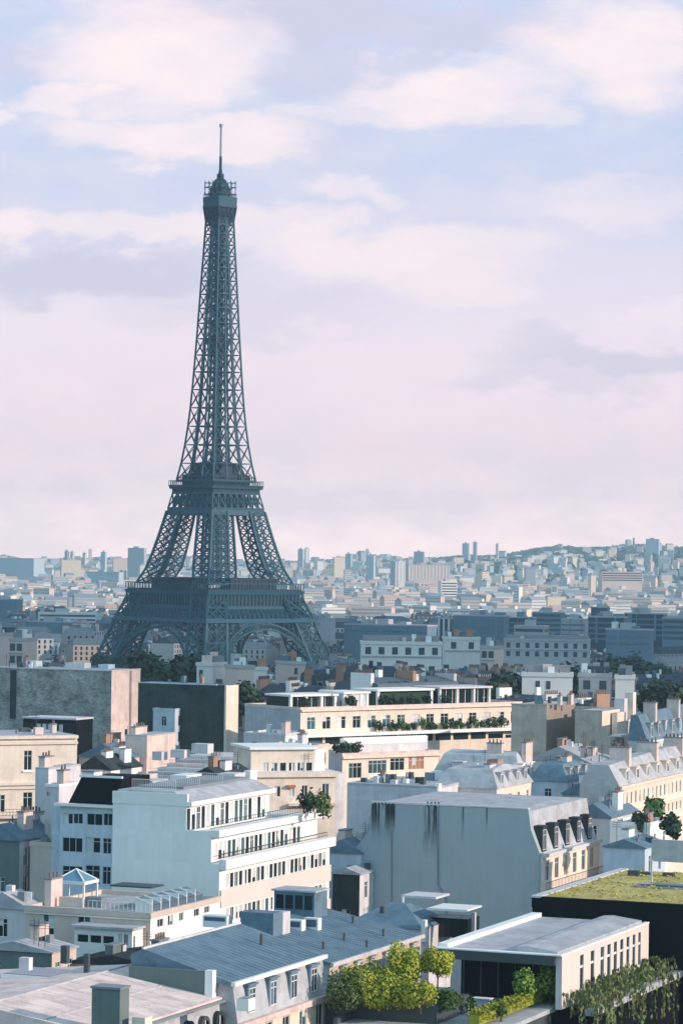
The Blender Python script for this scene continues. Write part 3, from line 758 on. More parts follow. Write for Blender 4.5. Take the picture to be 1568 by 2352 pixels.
# --- single larger buildings one can point at in the distance
M_FAR = {'white': mat('far white wall', (0.70, 0.68, 0.66), var=0.05, rnd=.06), 'cream': mat('far cream wall', (0.72, 0.60, 0.48), var=0.05, rnd=.06), 'pink': mat('far rosy wall', (0.62, 0.50, 0.46), var=0.05, rnd=.06),
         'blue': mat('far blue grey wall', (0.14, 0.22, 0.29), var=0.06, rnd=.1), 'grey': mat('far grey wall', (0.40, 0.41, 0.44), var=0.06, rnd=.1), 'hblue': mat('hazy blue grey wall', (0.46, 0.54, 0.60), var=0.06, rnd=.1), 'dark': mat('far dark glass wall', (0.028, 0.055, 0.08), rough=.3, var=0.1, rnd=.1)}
M_BAND = mat('far window band', (0.05, 0.08, 0.10), rough=.3, var=.2)
M_SPANDREL = mat('far pale spandrel', (0.13, 0.185, 0.23), var=.08)
def slab(u0, u1, vt, vb, d, col, label, style='bands', name='office_block', cat='office block', yaw=None, dep=None, roofbox=True):
    a, b = pd(u0, vt, d), pd(u1, vt, d); z0 = pd((u0+u1)/2, vb, d).z
    yaw = YAW0 if yaw is None else yaw
    c, s = cos(yaw), sin(yaw)
    dep = dep or min(18.0, max(8, (b.x-a.x)*.3))
    vis = dep*abs(s)
    w = max(4.0, ((b.x-a.x) - vis)/c)
    top = max(a.z, b.z); h = top - z0
    ox = a.x if yaw < 0 else a.x + vis
    if d > 3900 and col in ('blue', 'grey'): col = 'hblue' if col == 'blue' else 'grey'  # distant blue walls take a paler tone, haze put into the colour
    t = thing(name, label, cat, (ox, d + (0 if yaw < 0 else 0), z0), yaw)
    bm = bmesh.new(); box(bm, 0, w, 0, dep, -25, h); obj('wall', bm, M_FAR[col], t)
    bm = bmesh.new(); box(bm, -.2, w+.2, -.2, dep+.2, h, h+.8); obj('parapet', bm, M_FAR['grey' if col != 'white' else 'white'], t)
    if style == 'grid' or name == 'house':
        rr = random.Random(int(u0*7+vt)); roofbox = False
        for i in range(rr.randrange(4, 8)):
            x = rr.uniform(.3, w-1.5); y = rr.uniform(.5, max(.6, dep-3)); q = rr.uniform(.6, 2.0); bm = bmesh.new(); box(bm, x, x+q, y, y+rr.uniform(.7, 2.4), h+.8, h+rr.uniform(1.5, 3.2)); obj('chimney', bm, rr.choice([M_WHITE, M_PINK, M_GREYW, M_MGREY, M_BRICK]), t)
        for i in range(int(w/2.2)):
            x = 1.1+2.2*i; bm = bmesh.new(); box(bm, x-.45, x+.45, -.07, .2, h-2.6, h-.9) if rr.random() < .6 and style != 'grid' else box(bm, x-.1, x+.1, .2, .3, h+.8, h+1.6)
            obj('window' if style != 'grid' else 'rail_post', bm, M_BAND if style != 'grid' else M_MGREY, t)
        bm = bmesh.new(); box(bm, .5, w-.5, dep*.35, dep-.3, h+.8, h+2.2); obj('roof', bm, rr.choice(M_ROOFS[:3]), t)
        if style == 'grid': bm = bmesh.new(); box(bm, -.15, w+.15, -.3, -.003, h-3.3, h-2.95); obj('cornice', bm, M_FAR['grey'], t)
    if roofbox:
        bm = bmesh.new(); box(bm, w*.3, w*.3+min(10, w*.3), dep*.3, dep*.8, h+.8, h+3.6); obj('plant_room', bm, M_FAR['grey'], t)
    fh = 3.2; n = int(h/fh)
    for k in range(min(n, 14)):
        z = h - 2.6 - fh*k
        bm = bmesh.new()
        if style == 'bands':
            box(bm, .6, w-.6, -.06, .3, z, z+1.6); box(bm, w-.3, w+.06, .8, dep-.8, z, z+1.6); obj('window_band', bm, M_BAND, t)
        elif style == 'light':
            box(bm, 0.1, w-.1, -.25, .3, z-1.0, z); obj('spandrel', bm, M_SPANDREL, t)
            if k == 0:
                rr = random.Random(int(u0+vt*3))
                x = rr.uniform(1, 6)
                while x < w-1: bm = bmesh.new(); box(bm, x, x+rr.choice([.4, .4, 1.2, 2.6]), -.3, .2, 0, h); x += rr.uniform(4, 13); obj('pier', bm, M_FAR['blue'], t)
                for i in range(int(w/9)):
                    x = rr.uniform(1, w-6); bm = bmesh.new(); box(bm, x, x+rr.uniform(1.5, 6), dep*.2, dep*.7, h+.8, h+rr.uniform(1.6, 4.2)); obj('roof_plant', bm, rr.choice([M_FAR['grey'], M_FAR['blue'], M_FAR['white']]), t)
        elif style == 'grid':
            m = max(2, int(w/3.4))
            for i in range(m):
                x = w*(i+.5)/m
                bm2 = bmesh.new(); box(bm2, x-.75, x+.75, -.08, .3, z, z+1.9)
                if k < 4 and m*min(n, 4) <= 100: obj('window', bm2, M_BAND, t)
                else: bm2.free()
            bm.free()
        elif style == 'fins':
            if k == 0:
                m = max(2, int(w/5))
                for i in range(m+1):
                    x = w*i/m; bm2 = bmesh.new(); box(bm2, x-.6, x+.6, -.5, .2, 0, h); obj('fin', bm2, M_FAR['white'], t)
                bm.free()
            else: bm.free()
        else: bm.free()
    FOOT.append((ox + w/2*c, d + w/2*s + dep/2, max(w, dep)*.55))
    return t
def build_landmarks():
    S = slab
    S(-60, 104, 1284, 1345, 5200, 'blue', 'very long blue-grey slab on the skyline at the left edge', 'plain', dep=40)
    S(138, 186, 1287, 1330, 5200, 'cream', 'bright cream block on the skyline right of the long blue slab', 'plain', yaw=.3)
    S(149, 159, 1266, 1300, 6500, 'grey', 'left one of two thin grey towers over the bright cream block', 'plain', name='tower_block', cat='tower block')
    S(162, 171, 1268, 1300, 6500, 'pink', 'right one of two thin towers over the bright cream block', 'plain', name='tower_block', cat='tower block')
    S(190, 199, 1271, 1300, 6800, 'pink', 'thin rosy tower alone on the left skyline', 'plain', name='tower_block', cat='tower block')
    S(232, 246, 1269, 1310, 5600, 'blue', 'slim blue-grey tower left of the iron tower', 'plain', name='tower_block', cat='tower block')
    S(294, 337, 1260, 1320, 5400, 'grey', 'tall wide lilac-grey tower close left of the iron tower leg', 'plain', name='tower_block', cat='tower block')
    S(318, 336, 1300, 1336, 5000, 'white', 'white block at the foot of the lilac-grey tower', 'plain', yaw=.4)
    S(258, 292, 1283, 1320, 5500, 'pink', 'rosy stepped block between the slim and the wide skyline towers', 'plain', yaw=.3)
    S(200, 285, 1315, 1334, 4600, 'blue', 'long low blue roofed hall left of the iron tower', 'plain')
    S(84, 220, 1410, 1432, 2350, 'white', 'long pale slab above the blue shaded offices on the left', 'bands', yaw=.15)
    S(66, 182, 1430, 1466, 2150, 'blue', 'blue shaded office slab above the garden trees on the left', 'light')
    S(178, 207, 1436, 1472, 2050, 'white', 'narrow white block at the right end of the blue office slab', 'bands')
    S(153, 240, 1376, 1399, 3000, 'grey', 'pale grey block behind the long slab on the left', 'plain', yaw=.2)
    S(-40, 54, 1378, 1416, 2500, 'blue', 'blue office block at the left edge in the plain', 'light')
    S(-30, 34, 1460, 1530, 860, 'pink', 'tan house with plain gable at the left edge above the rubble wall', 'none', name='house', cat='house')
    S(22, 56, 1472, 1532, 800, 'pink', 'narrow tan building with lit corner at the left edge above the rubble wall', 'grid', name='house', cat='house')
    S(684, 698, 1262, 1290, 7200, 'grey', 'grey tower of the pair right of the iron tower on the skyline', 'plain', name='tower_block', cat='tower block')
    S(699, 711, 1260, 1290, 7000, 'white', 'white tower of the pair right of the iron tower on the skyline', 'plain', name='tower_block', cat='tower block', yaw=.4)
    S(764, 792, 1281, 1300, 6000, 'cream', 'bright cream block on the skyline right of the iron tower', 'plain', yaw=.4)
    S(793, 809, 1273, 1300, 6200, 'blue', 'blue tower touching the bright cream block on the skyline', 'plain', name='tower_block', cat='tower block')
    S(842, 862, 1277, 1322, 5200, 'blue', 'tall blue tower left of the white striped towers', 'plain', name='tower_block', cat='tower block')
    S(896, 912, 1291, 1334, 4600, 'grey', 'grey half of the striped twin tower in the middle skyline', 'plain', name='tower_block', cat='tower block')
    S(910, 930, 1290, 1334, 4650, 'white', 'white half of the striped twin tower in the middle skyline', 'fins', name='tower_block', cat='tower block', yaw=.4)
    S(932, 1032, 1299, 1330, 4700, 'pink', 'wide pale slab with white fins right of the twin tower', 'fins', yaw=.25)
    S(950, 975, 1268, 1290, 7000, 'grey', 'grey tower on the skyline above the finned slab', 'plain', name='tower_block', cat='tower block')
    S(1061, 1078, 1249, 1278, 7600, 'blue', 'left and wider of the two blue-grey towers on the hill skyline', 'plain', name='tower_block', cat='tower block')
    S(1086, 1096, 1246, 1278, 7700, 'grey', 'right and slimmer of the two blue-grey towers on the hill skyline', 'plain', name='tower_block', cat='tower block')
    S(1138, 1145, 1250, 1278, 7800, 'pink', 'very thin rosy tower on the hill skyline', 'plain', name='tower_block', cat='tower block')
    S(1215, 1290, 1277, 1292, 7000, 'white', 'long white block low on the right hillside', 'plain', yaw=.35)
    S(1290, 1336, 1274, 1292, 7050, 'white', 'shorter white block next to the long white one on the right hillside', 'plain', yaw=.35)
    S(1482, 1514, 1239, 1284, 7200, 'blue', 'blue-grey tower block on the crest of the right-hand hill', 'plain', name='tower_block', cat='tower block')
    S(1452, 1456, 1236, 1275, 7600, 'grey', 'needle thin mast tower on the crest of the right-hand hill', 'plain', name='tower_block', cat='tower block', roofbox=False, dep=5)
    S(1006, 1050, 1337, 1378, 3600, 'white', 'white lit block in the middle of the far city right of the tower', 'bands', yaw=.45)
    S(1050, 1077, 1372, 1398, 3500, 'cream', 'small cream lit block below the white lit one', 'plain', yaw=.45)
    S(962, 984, 1348, 1366, 3900, 'white', 'small white block left of the white lit one', 'plain', yaw=.45)
    S(1376, 1476, 1315, 1338, 4300, 'pink', 'long rosy grey slab on the right in the far city', 'bands', yaw=.2)
    S(1350, 1368, 1322, 1346, 4200, 'cream', 'cream lit cube in the far city on the right', 'plain', yaw=.5)
    S(1252, 1300, 1372, 1392, 3300, 'cream', 'pale cream block behind the dark glass offices', 'plain', yaw=.3)
    S(1356, 1400, 1396, 1420, 2500, 'dark', 'dark roofed block above the long glass offices', 'plain')
    S(1008, 1041, 1422, 1466, 1900, 'dark', 'narrow dark office block with pale fins right of the tower', 'fins')
    S(1041, 1168, 1416, 1468, 1880, 'blue', 'blue banded office slab with a pale end wall', 'light')
    S(1168, 1232, 1420, 1468, 1960, 'dark', 'dark office slab just right of the pale end wall', 'light')
    S(1222, 1296, 1408, 1462, 2060, 'blue', 'blue-grey office slab with bands, tallest of the dark office group', 'bands')
    S(1288, 1352, 1424, 1470, 1900, 'grey', 'grey office slab between the two dark office ranges', 'light')
    S(1350, 1440, 1419, 1476, 1800, 'dark', 'dark glass office range with pale bands behind the grove', 'light')
    S(1434, 1530, 1411, 1470, 1860, 'dark', 'long dark glass offices with a higher roof near the right edge', 'light')
    S(1520, 1640, 1422, 1478, 1780, 'blue', 'blue banded glass offices at the very right edge', 'bands')
    S(1180, 1260, 1440, 1480, 1560, 'grey', 'low grey block in front of the dark office slabs', 'bands')
    S(1390, 1500, 1448, 1480, 1500, 'blue', 'low blue range in front of the glass offices', 'light')
    S(790, 1002, 1438, 1462, 1750, 'blue', 'long low blue office range right of the tower arch', 'light')
    S(735, 770, 1424, 1466, 1900, 'grey', 'pale grey block close right of the tower arch', 'plain')
    S(1156, 1358, 1474, 1520, 1150, 'grey', 'pale apartment house with regular windows before the dark offices', 'grid', yaw=-.1, name='apartment_house', cat='apartment house')
    S(828, 1014, 1482, 1522, 800, 'white', 'white house with a row of dark square windows right of the tower foot', 'grid', yaw=.03, name='apartment_house', cat='apartment house')
    S(1018, 1102, 1470, 1516, 880, 'white', 'white terraced house with open frames right of the square windowed one', 'grid', yaw=.05, name='apartment_house', cat='apartment house')
    S(1104, 1142, 1490, 1530, 860, 'pink', 'narrow pale house between the white terraced and the grey apartment house', 'grid', name='apartment_house', cat='apartment house')
    S(452, 512, 1530, 1572, 700, 'white', 'white boxy rooftop house left of the foot of the tower legs', 'plain', name='house', cat='house')
    S(514, 548, 1536, 1575, 690, 'pink', 'rosy boxy rooftop house below the tower', 'plain', yaw=.4, name='house', cat='house')
    S(556, 604, 1540, 1566, 760, 'white', 'row of white chimney walls on a house below the tower arch', 'plain', yaw=.3, name='house', cat='house')
    S(632, 652, 1526, 1552, 800, 'pink', 'small orange-lit cube house below the tower arch', 'plain', yaw=.6, name='house', cat='house')
    S(1198, 1320, 1555, 1585, 640, 'white', 'long white rooftop house above the taupe building', 'plain', yaw=-.08, name='house', cat='house')
    S(1328, 1410, 1556, 1590, 650, 'grey', 'grey white rooftop house with one small dark window on the right', 'grid', yaw=-.1, name='house', cat='house')
    S(1412, 1452, 1560, 1592, 645, 'white', 'white cube rooftop house above the bright taupe corner', 'plain', yaw=-.1, name='house', cat='house')

def build_far():
    rng = random.Random(21)
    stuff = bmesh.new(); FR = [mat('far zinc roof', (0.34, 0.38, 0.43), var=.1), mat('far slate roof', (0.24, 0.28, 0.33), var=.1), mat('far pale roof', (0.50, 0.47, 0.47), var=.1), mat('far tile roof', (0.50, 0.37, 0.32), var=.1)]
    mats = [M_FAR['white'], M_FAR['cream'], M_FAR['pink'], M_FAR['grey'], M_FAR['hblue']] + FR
    protos = []
    for i in range(8):
        bm = bmesh.new(); w = rng.uniform(16, 36); d = rng.uniform(12, 18); h = rng.uniform(14, 34)
        box(bm, -w/2, w/2, 0, d, -10, h, 0); box(bm, -w/2, w/2, 0, d, h, h+.6, 1); box(bm, -w/4, 0, d*.3, d*.8, h+.6, h+3.5, 0)
        for k in range(int(h/3.2)): box(bm, -w/2+.5, w/2-.5, -.06, .2, h-2.6-3.2*k, h-1.2-3.2*k, 2)
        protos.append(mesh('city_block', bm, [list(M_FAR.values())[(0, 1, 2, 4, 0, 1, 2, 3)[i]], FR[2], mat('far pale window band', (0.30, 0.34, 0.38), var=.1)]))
    n = 0
    y = 2700.0
    while y < 9800:
        step = 29 + (y-2700)*0.0065
        hwid = 0.122*y; x = -hwid
        while x < hwid:
            xx = x + rng.uniform(-12, 12); yy = y + rng.uniform(-16, 16); gz = ground_z(xx, yy); s = xx/yy
            hill = max(0, (yy-5200)/4000) * (1.15 if s > 0.03 else .35)
            if rng.random() > hill*1.0 + .04:
                if n < 280 and yy < 5200 and rng.random() < .26:
                    t = link('city_block', protos[rng.randrange(8)]); n += 1
                    t.location = (xx, yy, gz - rng.uniform(2, 10)); t.rotation_euler = (0, 0, rng.choice([.3, .45, -.4, .2, .6, -.1]))
                    pl = 'left of the iron tower' if s < -.055 else ('behind the iron tower' if s < -.012 else ('right of the iron tower' if s < .055 else 'below the right-hand hill'))
                    dd = 'nearer' if yy < 3800 else 'deeper'
                    tag(t, 'pale city block in the %s hazy city %s' % (dd, pl), 'city block', 'city blocks in the %s of the far city %s' % (dd, pl))
                else:
                    w = rng.uniform(8, 27); d = rng.uniform(9, 16); h = rng.choice([9, 12, 15, 18, 22, 26]) * rng.uniform(.8, 1.1)
                    if rng.random() < .03: h *= 1.7; w *= .7
                    M = Matrix.Translation((xx, yy, gz)) @ Matrix.Rotation(rng.choice([.3, .5, -.38, .15, .7, -.2]), 4, 'Z')
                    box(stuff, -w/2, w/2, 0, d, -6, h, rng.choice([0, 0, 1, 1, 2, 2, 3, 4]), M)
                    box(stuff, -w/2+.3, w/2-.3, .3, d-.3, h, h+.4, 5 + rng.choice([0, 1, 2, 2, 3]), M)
                    if rng.random() < .5:
                        a = M @ Vector((0, 0, h)); 
                        v = [stuff.verts.new(M @ Vector(q)) for q in ((-w/2, 0, h+.4), (w/2, 0, h+.4), (w/2, d, h+.4), (-w/2, d, h+.4), (-w/2, d/2, h+4), (w/2, d/2, h+4))]
                        mi = 5 + rng.choice([0, 1, 3, 3, 0])
                        for idx in ((0,1,5,4), (1,2,5), (2,3,4,5), (3,0,4)): stuff.faces.new([v[k] for k in idx]).material_index = mi
                    if h > 14 and yy < 5000:
                        for k in range(int(h/3.4)-1): quad(stuff, [M @ Vector(q) for q in ((-w/2+.5, -.05, h-2.6-3.4*k), (w/2-.5, -.05, h-2.6-3.4*k), (w/2-.5, -.05, h-1.4-3.4*k), (-w/2+.5, -.05, h-1.4-3.4*k))], 9)
            x += step*rng.uniform(.7, 1.35)
        y += step*1.05
    o = obj('far_city', stuff, mats + [MATS['far pale window band']], norm=False); o['kind'] = 'stuff'; o['label'] = 'hazy pale mass of the far city reaching to the hills'
    # woods of the southern hills and the parks between
    bm = bmesh.new()
    def clump(x, y, z, r, h):
        rg = rng
        for i in range(9):
            d = Vector((rg.gauss(0,1), rg.gauss(0,1), abs(rg.gauss(0,.8)))).normalized()
            p = Vector((x, y, z)) + Vector((d.x*r, d.y*r, d.z*h))
            nrm = (d + Vector((rg.gauss(0,.3), rg.gauss(0,.3), rg.gauss(0,.3)+.2))).normalized(); t = nrm.cross(Vector((rg.gauss(0,1), rg.gauss(0,1), rg.gauss(0,1)))).normalized(); s_ = nrm.cross(t)
            q = r*rg.uniform(.45, .8)
            bm.faces.new([bm.verts.new(p + t*q*a + s_*q*b) for a, b in ((-1,-.4),(-.2,-1),(.9,-.5),(1,.5),(.1,1),(-.8,.6))])
    for i in range(7500):
        y = 2700 + 8300*rng.random()**0.6; x = rng.uniform(-.122, .125)*y; s = x/y
        k = max(0, (y-5000)/4500) * (1.15 if s > .02 else .5)
        grove = sin(x*.006+y*.0021)*sin(y*.004-x*.003)
        if rng.random() < k + (.25 if grove > .45 else .03):
            clump(x, y, ground_z(x, y)+3, rng.uniform(6, 11)*(1+y/14000), rng.uniform(5, 9))
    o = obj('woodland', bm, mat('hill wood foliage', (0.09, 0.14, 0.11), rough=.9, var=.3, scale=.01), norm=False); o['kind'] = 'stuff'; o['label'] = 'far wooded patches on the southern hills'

# ------------------------------------------------------------------ foreground buildings
GL = {'g': M_GLASS, 't': M_GLASS2, 'b': M_BLIND, 's': M_SHUT}
RW = random.Random(3)
def window_bm(w, h, style):
    """casement set back in its opening: slot 0 frame, 1 glass, 2 second pane"""
    bm = bmesh.new(); f = 0.05 if w > .5 else .03
    if style == 'slit':
        box(bm, 0, w, .03, .08, 0, h, 1); box(bm, 0, w, -.02, .06, h*.62, h*.62+.18, 0); return bm
    box(bm, 0, f, -.02, .09, 0, h); box(bm, w-f, w, -.02, .09, 0, h); box(bm, f, w-f, -.02, .09, 0, f); box(bm, f, w-f, -.02, .09, h-f, h)
    n = 1 if style == 'plain' else max(2, int(round(w/0.85)))
    for i in range(n):
        a, b = f + (w-2*f)*i/n, f + (w-2*f)*(i+1)/n
        k = 2 if RW.random() < .22 else 1
        quad(bm, [(a, .04, f), (b, .04, f), (b, .04, h-f), (a, .04, h-f)], k)
        if RW.random() < .12:
            d = RW.uniform(.3, .7); quad(bm, [(a, .035, h-f-(h-2*f)*d), (b, .035, h-f-(h-2*f)*d), (b, .035, h-f), (a, .035, h-f)], 3)
        if i: box(bm, a-.03, a+.03, -.01, .08, f, h-f)
    if style == 'std' and h > 1.6: box(bm, f, w-f, -.01, .08, h*.72, h*.72+.05)
    return bm
def add_window(parent, w, h, style, loc, rz, fr=None, name='window'):
    g1, g2 = {'shut': (M_SHUT, M_SHUT), 'blind': (M_BLIND, M_GLASS)}.get(style, RW.choice([(M_GLASS, M_GLASS2), (M_GLASS, M_GLASS), (M_GLASS2, M_GLASS), (M_GLASS, M_BLIND)]))
    st = style if style in ('slit', 'plain') else 'std'
    o = obj(name, window_bm(w, h, st), [fr or M_WHITE2, g1, g2, M_BLIND], parent)
    o.location = loc; o.rotation_euler = (0, 0, rz)
    return o
class Block:
    def __init__(s, b, x0, x1, y0, y1, z0, z1, m, faces=None, name='wall', reveal=.09):
        s.b, s.x0, s.x1, s.y0, s.y1, s.z0, s.z1, s.m, s.name, s.rev = b, x0, x1, y0, y1, z0, z1, m, name, reveal
        s.fm = faces or {}; s.h = {'front': [], 'right': [], 'left': [], 'back': []}; b.blocks.append(s)
    def frame(s, f):
        return {'front': (Vector((s.x0, s.y0, 0)), Vector((1,0,0)), Vector((0,1,0)), s.x1-s.x0, 0.0),
                'right': (Vector((s.x1, s.y0, 0)), Vector((0,1,0)), Vector((-1,0,0)), s.y1-s.y0, pi/2),
                'left': (Vector((s.x0, s.y1, 0)), Vector((0,-1,0)), Vector((1,0,0)), s.y1-s.y0, -pi/2),
                'back': (Vector((s.x1, s.y1, 0)), Vector((-1,0,0)), Vector((0,-1,0)), s.x1-s.x0, pi)}[f]
    def px(s, f, u, v):
        O, e, n, L, rz = s.frame(f)
        a, b = ray(u, v); d = s.b.R.inverted() @ Vector((a, 1, b)); p = s.b.R.inverted() @ (Vector((0, 0, EYE)) - s.b.O)
        t = (O - p).dot(n) / d.dot(n); q = p + d*t
        return (q - O).dot(e), q.z
    def win(s, f, a, z, w, h, style='std', fr=None, pane=True):
        O, e, n, L, rz = s.frame(f)
        if 0 < z+h - (s.z1-.12) < 1.2: z -= z+h - (s.z1-.12)
        if a < .05 or a+w > L-.05 or z < s.z0+.05 or z+h > s.z1-.05: return
        for (a2, z2, w2, h2) in s.h[f]:
            if a < a2+w2+.02 and a2 < a+w+.02 and z < z2+h2+.02 and z2 < z+h+.02: return
        s.h[f].append((a, z, w, h))
        p = O + e*a + n*s.rev; p.z = z
        return add_window(s.b.root, w, h, style, p, rz, fr)
    def wpx(s, f, u0, v0, u1, v1, style='std', fr=None):
        a0, zt = s.px(f, u0, v0); _, zb = s.px(f, u0, v1); a1, _ = s.px(f, u1, v0)
        return s.win(f, a0, zb, a1-a0, zt-zb, style, fr)
    def row(s, f, u0, v0, v1, u1, n, fill=.55, styles=('std',), fr=None, skip=()):
        a0, zt = s.px(f, u0, v0); _, zb = s.px(f, u0, v1); a1, _ = s.px(f, u1, v0); p = (a1-a0)/n
        for i in range(n):
            if i in skip: continue
            s.win(f, a0 + p*(i + (1-fill)/2), zb, p*fill, zt-zb, styles[i % len(styles)], fr)
    def build(s):
        bms = {}
        for f in ('front', 'right', 'left', 'back'):
            m = s.fm.get(f, s.m); bm = bms.setdefault(m, bmesh.new())
            O, e, n, L, rz = s.frame(f)
            P = lambda a, z, d=0.0: Vector((O.x + e.x*a + n.x*d, O.y + e.y*a + n.y*d, z))
            xs = sorted({0.0, L, *[h[0] for h in s.h[f]], *[h[0]+h[2] for h in s.h[f]]}); zs = sorted({s.z0, s.z1, *[h[1] for h in s.h[f]], *[h[1]+h[3] for h in s.h[f]]})
            for xa, xb in zip(xs, xs[1:]):
                for za, zb in zip(zs, zs[1:]):
                    cx, cz = (xa+xb)/2, (za+zb)/2
                    if any(h[0] < cx < h[0]+h[2] and h[1] < cz < h[1]+h[3] for h in s.h[f]): continue
                    quad(bm, [P(xa, za), P(xb, za), P(xb, zb), P(xa, zb)])
            for (a, z, w, h) in s.h[f]:
                r = s.rev + .05
                quad(bm, [P(a, z), P(a, z, r), P(a, z+h, r), P(a, z+h)]); quad(bm, [P(a+w, z, r), P(a+w, z), P(a+w, z+h), P(a+w, z+h, r)])
                quad(bm, [P(a, z), P(a+w, z), P(a+w, z, r), P(a, z, r)]); quad(bm, [P(a, z+h, r), P(a+w, z+h, r), P(a+w, z+h), P(a, z+h)])
        quad(bms[s.fm.get('front', s.m)], [(s.x0, s.y0, s.z1), (s.x1, s.y0, s.z1), (s.x1, s.y1, s.z1), (s.x0, s.y1, s.z1)])
        for m, bm in bms.items(): obj(s.name, bm, m, s.b.root, norm=False)
class Bld:
    """a building set out from one roof corner: (column, row, height); X along its front, Y into its depth"""
    def __init__(s, label, corner, uL=None, uR=None, W=None, D=None, yaw=None, left=False, name='apartment_building', cat='building', group=None, z0=None):
        s.yaw = YAW0 if yaw is None else yaw
        P = gp(*corner); eb = Vector((cos(s.yaw), sin(s.yaw), 0)); ea = Vector((-sin(s.yaw), cos(s.yaw), 0))
        if left:
            s.W = W or reach(P, eb, uR); s.D = D; o = P.copy()
        else:
            s.W = W or reach(P, -eb, uL); s.D = D or reach(P, ea, uR); o = P - eb*s.W
        g = 20.0 if z0 is None else z0
        s.O = Vector((o.x, o.y, g)); s.R = Matrix.Rotation(s.yaw, 3, 'Z'); s.H = corner[2] - g
        s.root = thing(name, label, cat, s.O, s.yaw, group); s.blocks = []
        c = o + eb*s.W/2 + ea*s.D/2; FOOT.append((c.x, c.y, min(14, max(s.W, s.D)*.5)))
    def z(s, zz): return zz - s.O.z
    def block(s, x0=None, x1=None, y0=0.0, y1=None, z0=0.0, z1=None, m=None, **k):
        return Block(s, 0.0 if x0 is None else x0, s.W if x1 is None else x1, y0, s.D if y1 is None else y1, z0, s.H if z1 is None else z1, m or M_LILAC, **k)
    def box(s, name, m, x0, x1, y0, y1, z0, z1, parent=None):
        bm = bmesh.new(); box(bm, x0, x1, y0, y1, z0, z1); return obj(name, bm, m, parent or s.root)
    def prof(s, name, m, pts, y0, y1):
        bm = bmesh.new(); prism_xz(bm, pts, y0, y1); return obj(name, bm, m, s.root)
    def frustum(s, name, m, x0, x1, y0, y1, z0, z1, i, top=0.0, mi=None):
        ix0, ix1, iy0, iy1 = i if isinstance(i, tuple) else (i, i, i, i)
        bm = bmesh.new()
        A = [bm.verts.new(p) for p in ((x0,y0,z0),(x1,y0,z0),(x1,y1,z0),(x0,y1,z0))]; B = [bm.verts.new(p) for p in ((x0+ix0,y0+iy0,z1),(x1-ix1,y0+iy0,z1),(x1-ix1,y1-iy1,z1),(x0+ix0,y1-iy1,z1))]
        for k in range(4): bm.faces.new((A[k], A[(k+1)%4], B[(k+1)%4], B[k]))
        if top:
            yc = (y0+iy0+y1-iy1)/2; C = [bm.verts.new((x0+ix0+.5, yc, z1+top)), bm.verts.new((x1-ix1-.5, yc, z1+top))]
            bm.faces.new((B[0], B[1], C[1], C[0])); bm.faces.new((B[1], B[2], C[1])); bm.faces.new((B[2], B[3], C[0], C[1])); bm.faces.new((B[3], B[0], C[0]))
        else: bm.faces.new(B)
        return obj(name, bm, m, s.root)
    def parapet(s, m, x0, x1, y0, y1, z, h=.7, t=.25, name='parapet', over=0.06):
        bm = bmesh.new(); o = over
        box(bm, x0-o, x1+o, y0-o, y0+t, z, z+h); box(bm, x0-o, x1+o, y1-t, y1+o, z, z+h); box(bm, x0-o, x0+t, y0+t, y1-t, z, z+h); box(bm, x1-t, x1+o, y0+t, y1-t, z, z+h)
        return obj(name, bm, m, s.root)
    def flat(s, m, x0, x1, y0, y1, z, t=.2):
        return s.box('roof', m, x0, x1, y0, y1, z+.004, z+t)
    def chimney(s, x0, x1, y0, y1, z0, z1, pots=0, m=None, along='y'):
        c = s.box('chimney', m or M_PINK, x0, x1, y0, y1, z0, z1)
        bm = bmesh.new(); box(bm, x0-.08, x1+.08, y0-.08, y1+.08, z1+.003, z1+.15); obj('chimney_cap', bm, M_MGREY, c)
        for i in range(pots):
            f = (i+.5)/pots; x, y = ((x0+x1)/2, y0+(y1-y0)*f) if along == 'y' else (x0+(x1-x0)*f, (y0+y1)/2)
            bm = bmesh.new(); tube(bm, (x, y, z1+.15), (x, y, z1+.5+.25*RW.random()), .13, .10, 8); obj('chimney_pot', bm, M_POT, c)
        return c
    def at(s, u, v, d=None, z=None):          # sight line to own frame
        p = pd(u, v, d) if d else gp(u, v, z)
        return s.R.inverted() @ (p - s.O)
    def boxpx(s, name, m, u0, u1, vt, vb, d, dep, parent=None):
        a, b, c = s.at(u0, vt, d), s.at(u1, vt, d), s.at(u0, vb, d)
        w = (Vector((b.x, b.y, 0)) - Vector((a.x, a.y, 0))).length / max(.6, cos(s.yaw))
        return s.box(name, m, a.x, a.x + w, a.y, a.y+dep, c.z, a.z, parent)
    def onroof(s, u, v, xa, za, xb, zb):      # where the sight line meets a roof slope running along Y
        a, b_ = ray(u, v); d = s.R.inverted() @ Vector((a, 1, b_)); p = s.R.inverted() @ (Vector((0, 0, EYE)) - s.O)
        k = (zb-za)/(xb-xa); t = (za + k*(p.x-xa) - p.z) / (d.z - k*d.x)
        return p + d*t
    def roofbox(s, name, m, u, v, plane, w, d, h, parent=None, sink=.4):
        p = s.onroof(u, v, *plane); return s.box(name, m, p.x-w/2, p.x+w/2, p.y-d/2, p.y+d/2, p.z-sink, p.z+h, parent)
